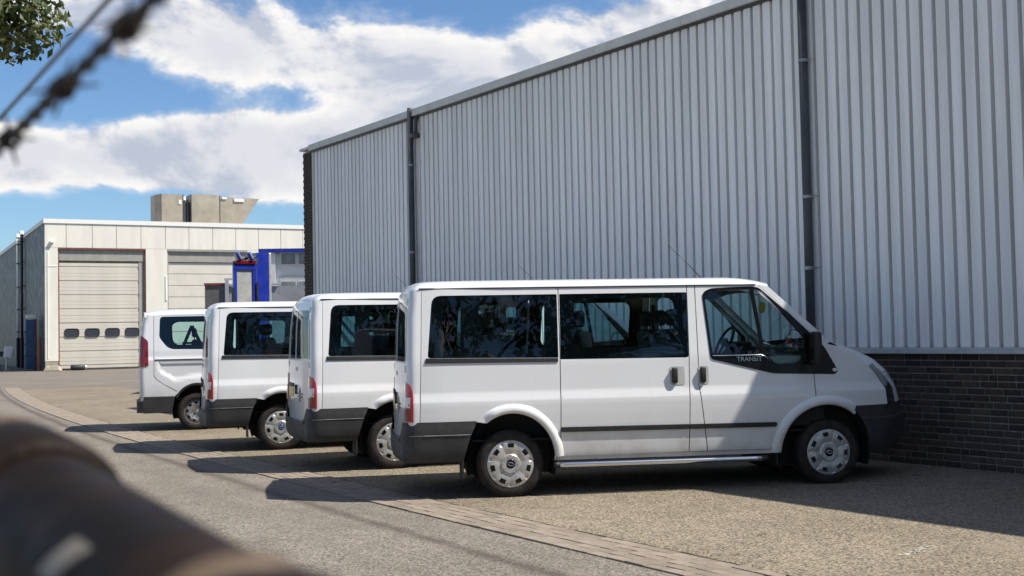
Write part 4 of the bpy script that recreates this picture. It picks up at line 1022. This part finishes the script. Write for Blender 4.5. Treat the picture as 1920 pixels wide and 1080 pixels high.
VAN_YAW = -0.4240; CW, SW = cos(VAN_YAW), sin(VAN_YAW)
YB, YC, YD = -.255, -.285, -.33
def van_origin(px, py, y=.94, a=VAN_YAW): return (px - sin(a)*y, py + cos(a)*y, 0)      # from the near rear wheel's contact point
vanA, SH = build_transit()
vanA.location = van_origin(6.462, 9.799); vanA.rotation_euler = (0, 0, VAN_YAW)
vanB = copy_tree(vanA); vanB.location = van_origin(6.801, 12.830, .94, YB); vanB.rotation_euler = (0, 0, YB)
vanC = copy_tree(vanA); vanC.location = van_origin(6.734, 16.176, .94, YC); vanC.rotation_euler = (0, 0, YC)
for o in vanC.children:
    if o.name.startswith('wheel') and o.location.x < 1 and o.location.y < 0:
        for c in o.children:
            if c.name.startswith('centre_cap'): c.data = c.data.copy(); c.data.materials[0] = MATS['ford_blue']
vanD, SD = build_trafic()
vanD.location = van_origin(7.10, 20.95, .93, YD); vanD.rotation_euler = (0, 0, YD)
G = 'white passenger vans parked side by side'
tag(vanA, 'white passenger van at the row end, nose shaded beside the bare dark brick plinth', 'van', G)
tag(vanB, 'white passenger van showing a gold emblem on its rear door, black wheel caps', 'van', G)
tag(vanC, 'white passenger van with a blue wheel cap, next to the steel-wheeled van', 'van', G)
tag(vanD, 'silver white van with bare steel wheels, pressed flank and tall dark red tail lamp', 'van', G)
for o in (RIM, TYRE, TREAD, COVER, CAP, OVAL, SRIM, SNUT): bpy.data.objects.remove(o)
# little things left in the cab of the first van
def in_van(o, p):
    o.location = vanA.matrix_basis @ Vector(p); o.rotation_euler = (0, 0, VAN_YAW); return o

LF = [(0, .06), (.03, .05), (.045, .01), (.03, -.05), (0, -.07), (-.03, -.05), (-.04, 0), (-.028, .045)]
b = MB().add([(x, -.004, z) for x, z in LF]+[(x, .004, z) for x, z in LF], [tuple(range(8)), tuple(range(15, 7, -1))]+[(k, (k+1) % 8, 8+(k+1) % 8, 8+k) for k in range(8)]).tube([(0, 0, .06), (0, 0, .19)], .002, 5)
mat('freshener_yellow', (.45, .33, .03), .6); mat('can_red', (.40, .02, .02), .3, coat=.5); mat('can_white', (.75, .75, .73), .4)
tag(in_van(b.build('air_freshener', 'freshener_yellow'), (2.97, -.05, 1.835)), 'yellow leaf-shaped air freshener hanging behind the windscreen', 'air freshener')
cn = empty('drink_can'); in_van(cn, (3.10, -.45, 1.402)); tag(cn, 'red and white drink can standing on the van dashboard', 'can')
for nm, z0, z1, mm in (('can_body', .03, .09, 'can_red'), ('can_foot', .0, .03, 'can_white'), ('can_top', .09, .118, 'can_white')):
    o = MB().tube([(0, 0, z0), (0, 0, z1)], .033, 16).build(nm, mm, cn)
# ------------------------------------------------------------------ things beyond the vans
mat('truck_blue', (.012, .030, .30), .35, coat=.5, var=.15, vscale=2); mat('panel_grey', (.34, .35, .34), .5, var=.18, vscale=3)
mat('tarp_grey', (.13, .125, .115), .6, var=.15, vscale=4); mat('alu', (.55, .55, .54), .4, .5, var=.1); mat('office_white', (.66, .67, .67), .5, var=.05)
mat('office_glass', (.20, .22, .24), .12, coat=.7, var=.3, vscale=1.5)
# low-loader trailer with its loading ramp folded upright
tr = empty('low_loader_trailer', (12.0, 31.2, 0), .04); tag(tr, 'blue low-loader trailer with its ramp folded upright, beyond the parked vans', 'trailer')
MB().box(-.3, 9.0, .1, 2.5, .75, .95).build('deck', 'truck_blue', tr)
for xx in (5.2, 6.4, 7.6):
    for yy in (.2, 2.4): MB().lathe([(.12, -.12), (.36, -.14), (.42, -.10), (.42, .10), (.36, .14), (.12, .12)], 28, (0, 0, 0)).build('wheel', 'rubber', tr, True).location = (xx, yy, .42)
fr = MB().box(-.36, .30, -.05, .02, 1.0, 1.20).box(-.36, -.26, -.05, .02, 1.2, 3.72).box(.20, .30, -.05, .02, 1.2, 3.55).box(-.36, .30, -.06, .02, 3.50, 3.66)
fr.build('ramp_frame', 'truck_blue', tr)
MB().box(-.26, .20, -.02, .01, 1.2, 3.50).build('ramp_panel', 'panel_grey', tr)
MB().box(-.40, -.345, -.09, .0, .9, 3.0).box(.29, .345, -.09, .0, .9, 3.15).build('ramp_rubbing_strip', 'black_plastic', tr)
MB().box(-.33, .27, -.10, .02, 3.66, 3.74).build('reflector_bar', 'lamp_dark_red', tr)
MB().box(.36, .72, .05, .40, .75, 3.98).build('mast', 'truck_blue', tr)
MB().rbox(.72, .80, .05, .40, .9, 3.98, .02).build('mast_edge', 'alu', tr)
for xx in (-.22, .12):
    R_ = Matrix.Translation((xx, -.05, 3.86)) @ Matrix.Rotation(-.5, 4, 'Y')
    l = MB().rbox(-.06, .06, -.10, .10, -.12, .12, .03, R_).build('work_lamp', 'truck_blue', tr, True); MB().box(-.075, -.062, -.07, .07, -.09, .09, R_).box(.0, .03, -.108, -.101, -.09, .09, R_).build('lamp_lens', 'alu', l)
MB().tube([(.30, 0, 3.6), (.45, .1, 3.9), (.5, .2, 3.95)], .03, 8).tube([(-.3, 0, 3.7), (.0, -.02, 3.80), (.4, .1, 3.88)], .03, 8).build('hydraulic_hose', 'black_plastic', tr)
# grey boxy tipper body next to it
tp = empty('tipper_trailer', (12.22, 35.1, 0), -.45); tag(tp, 'grey box-bodied tipper trailer with red top rail behind the vans', 'trailer')
MB().box(0, .62, 0, 2.3, 1.1, 3.24).build('side_board', 'tarp_grey', tp)
MB().box(-.02, .66, -.03, 2.3, 3.24, 3.31).build('top_rail', 'rust_red', tp)
MB().box(.60, .70, -.06, .04, .9, 3.42).box(.70, 2.2, .05, .10, 3.22, 3.28).box(.70, 2.2, .05, .10, 2.6, 2.66).box(.58, .82, -.05, .03, 3.40, 3.45).build('tailgate_frame', 'alu', tp)
MB().box(.70, 6.2, .10, 2.3, 1.1, 3.2).build('tailgate', 'panel_grey', tp)
MB().box(.1, 6.1, .3, 2.1, .8, 1.1).build('chassis', 'dark_steel', tp)
for xx in (3.6, 4.8):
    for yy in (.2, 2.1): MB().lathe([(.12, -.12), (.42, -.14), (.48, -.10), (.48, .10), (.42, .14), (.12, .12)], 28).build('wheel', 'rubber', tp, True).location = (xx, yy, .48)
# two-storey office with a blue roof edge
of = empty('office_block', (21.45, 51.7, 0), -.5); tag(of, 'white two-storey site office with blue roof edge and rows of windows', 'building')
MB().box(-.8, 9, .16, 7, 0, 5.55).build('wall', 'office_white', of)
MB().box(-.85, 9.1, -.10, 7, 5.56, 5.74).build('roof_edge', 'truck_blue', of)
MB().box(-.30, -.1, .0, .15, 0, 5.56).build('corner_post', 'office_white', of)
for (z0, z1) in ((3.62, 4.22), (5.02, 5.52), (1.0, 2.2)):
    for k in range(6):
        u = .12+k*.78; w_ = MB().box(u, u+.74, .06, .15, z0-.05, z1+.05).build('window', 'office_white', of)
        MB().box(u+.05, u+.69, .045, .058, z0, z1).build('pane', 'office_glass', w_)
for z in (2.4, 3.35, 4.42): MB().box(.02, 9, .11, .158, z, z+.05).build('panel_joint', 'panel_grey', of)

# things standing in the shade of the garage's flank
gx = Matrix.Translation((15.62, 72, 0)) @ Matrix.Rotation(-.10, 4, 'Z')
def at_garage(o, u, v, z=0, rz=0): o.location = gx @ Vector((u, v, z)); o.rotation_euler = (0, 0, -.10+rz); return o
for k, v_ in enumerate((10.9, 13.4)):
    d = empty('downpipe'); at_garage(d, -.16, v_); tag(d, ('slim twin downpipe with brackets on the garage flank, the one nearer the garage corner', 'slim twin downpipe with brackets on the garage flank, the one farther from the garage corner')[k], 'downpipe')
    MB().tube([(0, 0, .0), (0, 0, 8.9)], .09, 10).build('pipe', 'cream_trim' if k else 'dark_steel', d, True)
    for z in (2.4, 3.9, 5.4, 7.0, 8.3): MB().box(-.10, .16, -.12, .12, z-.03, z+.03).build('bracket', 'dark_steel', d)
    MB().rbox(-.12, .12, -.14, .14, 8.75, 9.0, .03).build('hopper', 'cream_trim', d)
    MB().tube([(0, 0, .0), (0, 0, 2.0)], .12, 10).build('guard_sleeve', 'black_plastic', d)
bp = empty('gas_bottle_rack'); at_garage(bp, -.55, 2.6); tag(bp, 'tall dark blue rack with red edge beside the garage corner', 'rack')
mat('rack_blue', (.02, .07, .15), .5, var=.2); 
MB().box(-.25, .25, -.35, .35, .1, 3.0).build('rack_body', 'rack_blue', bp); MB().box(.25, .36, -.38, .38, .0, 3.05).build('rack_edge', 'rust_red', bp); MB().box(-.2, .3, -.2, .2, 3.08, 3.3).box(-.02, .02, -.02, .02, 3.0, 3.1).build('rack_lamp', 'cream_trim', bp)
for z in (.8, 1.5, 2.2): MB().box(-.29, -.25, -.3, .3, z, z+.1).build('rack_bar', 'dark_steel', bp)
po = MB().tube([(0, 0, 0), (0, 0, 1.95)], .08, 10).lathe([(.0001, 0), (.085, 0)], 10, (0, 0, 0)).build('guard_post', 'rust_red'); at_garage(po, -.22, .55); tag(po, 'brown steel guard post at the foot of the garage corner', 'post')
bt = empty('boat_trailer'); at_garage(bt, -1.6, 5.0, 0, 0); tag(bt, 'dark drawbar trailer with a white lamp board in the shade of the garage', 'trailer')
MB().box(-9, .2, -.25, .25, .85, 1.15).box(-9, -.5, .8, 1.1, .85, 1.1).build('frame_beam', 'dark_steel', bt)
MB().rbox(-.35, .15, -.45, -.15, .75, 1.45, .06, Matrix.Rotation(.15, 4, 'Y')).build('lamp_board', 'cream_trim', bt); MB().tube([(-.05, -.3, .0), (-.05, -.3, .75)], .07, 10).box(-.2, .1, -.4, -.2, 0, .05).build('jockey_leg', 'alu', bt)
for xx in (-1.6, -2.6, -3.6): MB().lathe([(.1, -.1), (.34, -.12), (.40, -.08), (.40, .08), (.34, .12), (.1, .1)], 24).build('wheel', 'rubber', bt, True).location = (xx, -.35, .40)
sk = empty('waste_skip'); at_garage(sk, -4.2, 9.5, 0, .05); tag(sk, 'brown steel skip with a pale hood standing behind the drawbar trailer', 'skip')
mat('skip_brown', (.10, .085, .07), .7, var=.25, vscale=2)
MB().add([(-4, 0, .2), (1.2, 0, .2), (1.4, 0, 2.7), (-4.2, 0, 2.7), (-4, 2, .2), (1.2, 2, .2), (1.4, 2, 2.7), (-4.2, 2, 2.7)], [(0, 1, 2, 3), (1, 5, 6, 2), (5, 4, 7, 6), (4, 0, 3, 7), (3, 2, 6, 7), (0, 4, 5, 1)]).box(-3.5, -3, .1, 1.9, 0, .2).box(.2, .7, .1, 1.9, 0, .2).build('skip_body', 'skip_brown', sk)
for u in (-3, -1.8, -.6, .6): MB().box(u, u+.12, -.06, 0, .25, 2.6).build('skip_rib', 'skip_brown', sk)
MB().rbox(1.0, 1.75, -.2, 2.1, 1.5, 2.95, .12).build('hood', 'cream_trim', sk)
st = MB(); random.seed(2)
vs = [(-.55, -.2, 0), (.4, -.25, 0), (.6, .2, 0), (-.4, .3, 0), (-.4, -.15, .28), (.25, -.2, .36), (.42, .12, .25), (-.25, .2, .32)]
so_ = bevelled(mesh('kerb_stone', vs, [(3, 2, 1, 0), (4, 5, 6, 7), (0, 1, 5, 4), (1, 2, 6, 5), (2, 3, 7, 6), (3, 0, 4, 7)], 'concrete'), .05); at_garage(so_, .35, -.5); tag(so_, 'pale lump of concrete lying at the garage corner', 'stone')
dr = empty('gas_cylinder'); at_garage(dr, 1.75, -.45, .17); tag(dr, 'short dark cylinder lying in front of the shutter door', 'cylinder')
MB().tube([(-.42, 0, 0), (-.36, 0, 0), (.25, 0, 0), (.36, 0, 0)], [.12, .17, .17, .10], 14).build('cylinder_body', 'dark_steel', dr, True); MB().tube([(.36, 0, 0), (.46, 0, 0)], .13, 12).build('collar', 'alu', dr)
rodm = MB().tube([(2.3, -.35, .03), (5.5, -.3, .03)], .03, 6).build('loose_pipe', 'dark_steel'); at_garage(rodm, 0, 0, .01); tag(rodm, 'thin dark pipe lying along the foot of the shutter door', 'pipe')

# ------------------------------------------------------------------ fence the picture is taken through
mat('rusty_pipe', (.007, .005, .004), .6, .0, bump=.3, bscale=50, col2=(.018, .010, .006), vscale=9, spec=.12)
mat('collar_brown', (.09, .062, .040), .6, col2=(.05, .035, .025), vscale=14, spec=.3); mat('wire_dark', (.035, .032, .032), .5, .6, var=.2, vscale=30); mat('wire_grey', (.16, .16, .17), .5, .6)
fe = empty('fence', (.20, 0, 0)); tag(fe, 'fence of rusty brown tube rail with thick collars on posts, out of focus', 'fence')
Zc = HCAM-.145
def ra(y): return (0, y, Zc+.06*(y-.77))
MB().tube([ra(y) for y in (-2.6, -1, 0, .2, .5, 1, 2.0, 3.4)], .055, 32).build('top_rail', 'rusty_pipe', fe, True)
def ring(y0, y1, r, name='rail_collar', m='collar_brown'):
    e = .010; MB().tube([ra(y0), ra(y0+.001), ra(y0+e), ra(y1-e), ra(y1-.001), ra(y1)], [r-.010, r-.004, r, r, r-.004, r-.010], 32).build(name, m, fe, True)
ring(.525, .555, .0600); ring(.385, .505, .0625, 'rail_coupling', 'rusty_pipe')
ring(.93, 1.06, .066, 'rail_coupling', 'rusty_pipe'); ring(1.085, 1.11, .0645); ring(1.5, 1.63, .064, 'rail_coupling', 'rusty_pipe')
mat('highlight_pale', (.22, .19, .15), .6, var=.3, vscale=60)
grid_surf('highlight_patch', [[(.0557*cos(a), y+.05*(a-2.5), ra(y+.05*(a-2.5))[2]+.0557*sin(a)) for a in [2.25+.5*k/8 for k in range(9)]] for y in (.665, .672, .690, .697)], 'highlight_pale', fe)  # pale patch on the rail: a highlight painted as colour
for y in (-1.9, 3.0): MB().tube([(0, y, 0), (0, y, 2.05)], .03, 14).build('post', 'rusty_pipe', fe, True)
for z in (.35, .85): MB().tube([(0, -2.6, z), (0, 3.4, z)], .022, 12).build('lower_rail', 'rusty_pipe', fe, True)
XB = .205; ZB_, SB = .226, -.049
def zb(y): return HCAM+ZB_+SB*y
b = MB(); n = 260
for ph in (0, pi):
    b.tube([(XB+.0030*cos(ph+80*y), y, zb(y)+.0030*sin(ph+80*y)) for y in [-1.95+5.0*k/n for k in range(n+1)]], .0033, 6)
bw = b.build('barbed_wire', 'wire_dark', None, True); tag(bw, 'dark twisted barbed wire strand with sharp barbs, blurred against the sky', 'barbed wire')
random.seed(4)
for yb in (-1.1, -.85, -.6, -.35, -.1, .15, .38, .575, .725, .885, 1.07, 1.27, 1.5, 1.75, 2.0, 2.3):
    z = zb(yb); b = MB(); a0 = random.uniform(0, 6)
    b.tube([(XB+.0075*cos(k*.9), yb+(k-9)*.0012, z+.0075*sin(k*.9)) for k in range(19)], .0024, 5)
    for s_ in (0, 1):
        an = a0+s_*1.9; d = Vector((cos(an), .45*(1 if s_ else -1), sin(an))).normalized()*.024
        for q in (1, -1): b.tube([Vector((XB, yb+.006*q, z)), Vector((XB, yb+.006*q, z))+d*q], [.0024, .0009], 5)
    b.build('barb', 'wire_dark', bw)
tag(MB().tube([(.33, y, HCAM+.414-.053*y) for y in (-1.95, -.5, .7, 1.4, 1.9, 2.6, 3.05)], .0028, 8).build('tension_wire', 'wire_grey', None, True), 'plain grey straining wire running above the barbed strand', 'wire')
for y in (-1.9, 3.0): MB().tube([(0, y, 1.45), (.0, y, zb(y)-.02), (XB-.20, y, zb(y)), (.13, y, HCAM+.414-.053*y)], .014, 8).build('wire_arm', 'rusty_pipe', fe, True)

# ------------------------------------------------------------------ trees
mat('bark', (.085, .070, .055), .9, bump=.8, bscale=18, col2=(.05, .042, .034), vscale=6)
def leaf_mat():
    m = bpy.data.materials.new('leaves'); m.use_nodes = True; m.node_tree.nodes.clear(); t = NT(m.node_tree); MATS['leaves'] = m
    co = t.node('ShaderNodeTexCoord').outputs['Object']; n = t.noise(co, 2.5, 4); n2 = t.noise(co, 14, 2)
    c = t.mix(t.ramp(n, .35, .65), (.050, .085, .022, 1), (.095, .105, .025, 1)); c = t.mix(t.ramp(n2, .58, .72, 0, .7), c, (.13, .095, .030, 1))
    p_ = t.node('ShaderNodeBsdfPrincipled', None, Base_Color=c, Roughness=.55); tl = t.node('ShaderNodeBsdfTranslucent', None, Color=c)
    t.l.new(t.node('ShaderNodeMixShader', None, _0=.3, _1=p_.outputs[0], _2=tl.outputs[0]).outputs[0], t.node('ShaderNodeOutputMaterial').inputs[0])
leaf_mat()
def tree(name, loc, seed, H, R, label, group, nleaf=9000, base=.55, leaf=.075, shift=(0, 0)):
    rnd = random.Random(seed); t = empty(name, loc); tag(t, label, 'tree', group)
    tb = MB(); top = H*.82; tb.tube([(0, 0, 0), (.03, .02, 1), (-.04, .05, H*.3), (.08, -.05, H*.55), (0, .05, top)], [.30, .24, .19, .12, .03], 14)
    lobes = []
    for k in range(34):
        a = k*2.399+rnd.uniform(-.3, .3); q = k/33; z = lerp(H*base, H*.97, q); rr = R*(.95-.75*max(0, (q-.35)/.65)**1.6)*rnd.uniform(.55, 1.0)
        if q < .15: rr *= .8
        c = Vector((rr*cos(a)+shift[0]*(1-q), rr*sin(a)+shift[1]*(1-q), z+rnd.uniform(-.3, .3))); lobes.append((c, R*rnd.uniform(.20, .34)))
        z0 = max(H*.25, z-rr*.8); tb.tube([(0, .02, z0), (c.x*.45, c.y*.45, lerp(z0, c.z, .55)+.1), tuple(c)], [.085, .05, .012], 6)
    tb.build('trunk', 'bark', t, True)
    v, f = [], []
    for i in range(nleaf):
        c, r = lobes[rnd.randrange(len(lobes))]
        d = Vector((rnd.gauss(0, 1), rnd.gauss(0, 1), rnd.gauss(0, 1))).normalized()*r*(rnd.random()**.45); d.z *= .72
        p = c+d; n = (d.normalized()+Vector((rnd.gauss(0, .6), rnd.gauss(0, .6), rnd.gauss(.3, .6)))).normalized(); u = n.orthogonal().normalized()
        an = rnd.uniform(0, 6.28); w_ = n.cross(u); e = u*cos(an)+w_*sin(an); g_ = n.cross(e); L = leaf*rnd.uniform(.7, 1.3)
        b = len(v); v += [p-e*L, p+g_*L*.5-n*L*.12, p+e*L, p-g_*L*.5-n*L*.12]; f += [(b, b+1, b+2), (b, b+2, b+3)]
    mesh('crown', v, f, 'leaves', t)
    return t
tree('leafy_tree', (.65, 22.4, 0), 12, 14.4, 5.0, 'leafy green tree overhanging the road beyond the fence, crown reaching above the barbed wire', None, 42000, .50, .088, (.3, -.3))
G2 = 'trees along the road behind the fence'
for i, (x, y, h, r) in enumerate(((-9.0, -15, 14, 5.0), (-2.2, -16.5, 16, 5.4), (5.2, -17.5, 15, 5.2), (12.6, -21, 15, 5.0))):
    tree('roadside_tree', (x, y, 0), 40+i, h, r, 'round-crowned roadside tree standing behind the fence, mirrored in the van windows', G2, 8000, .20, .19)
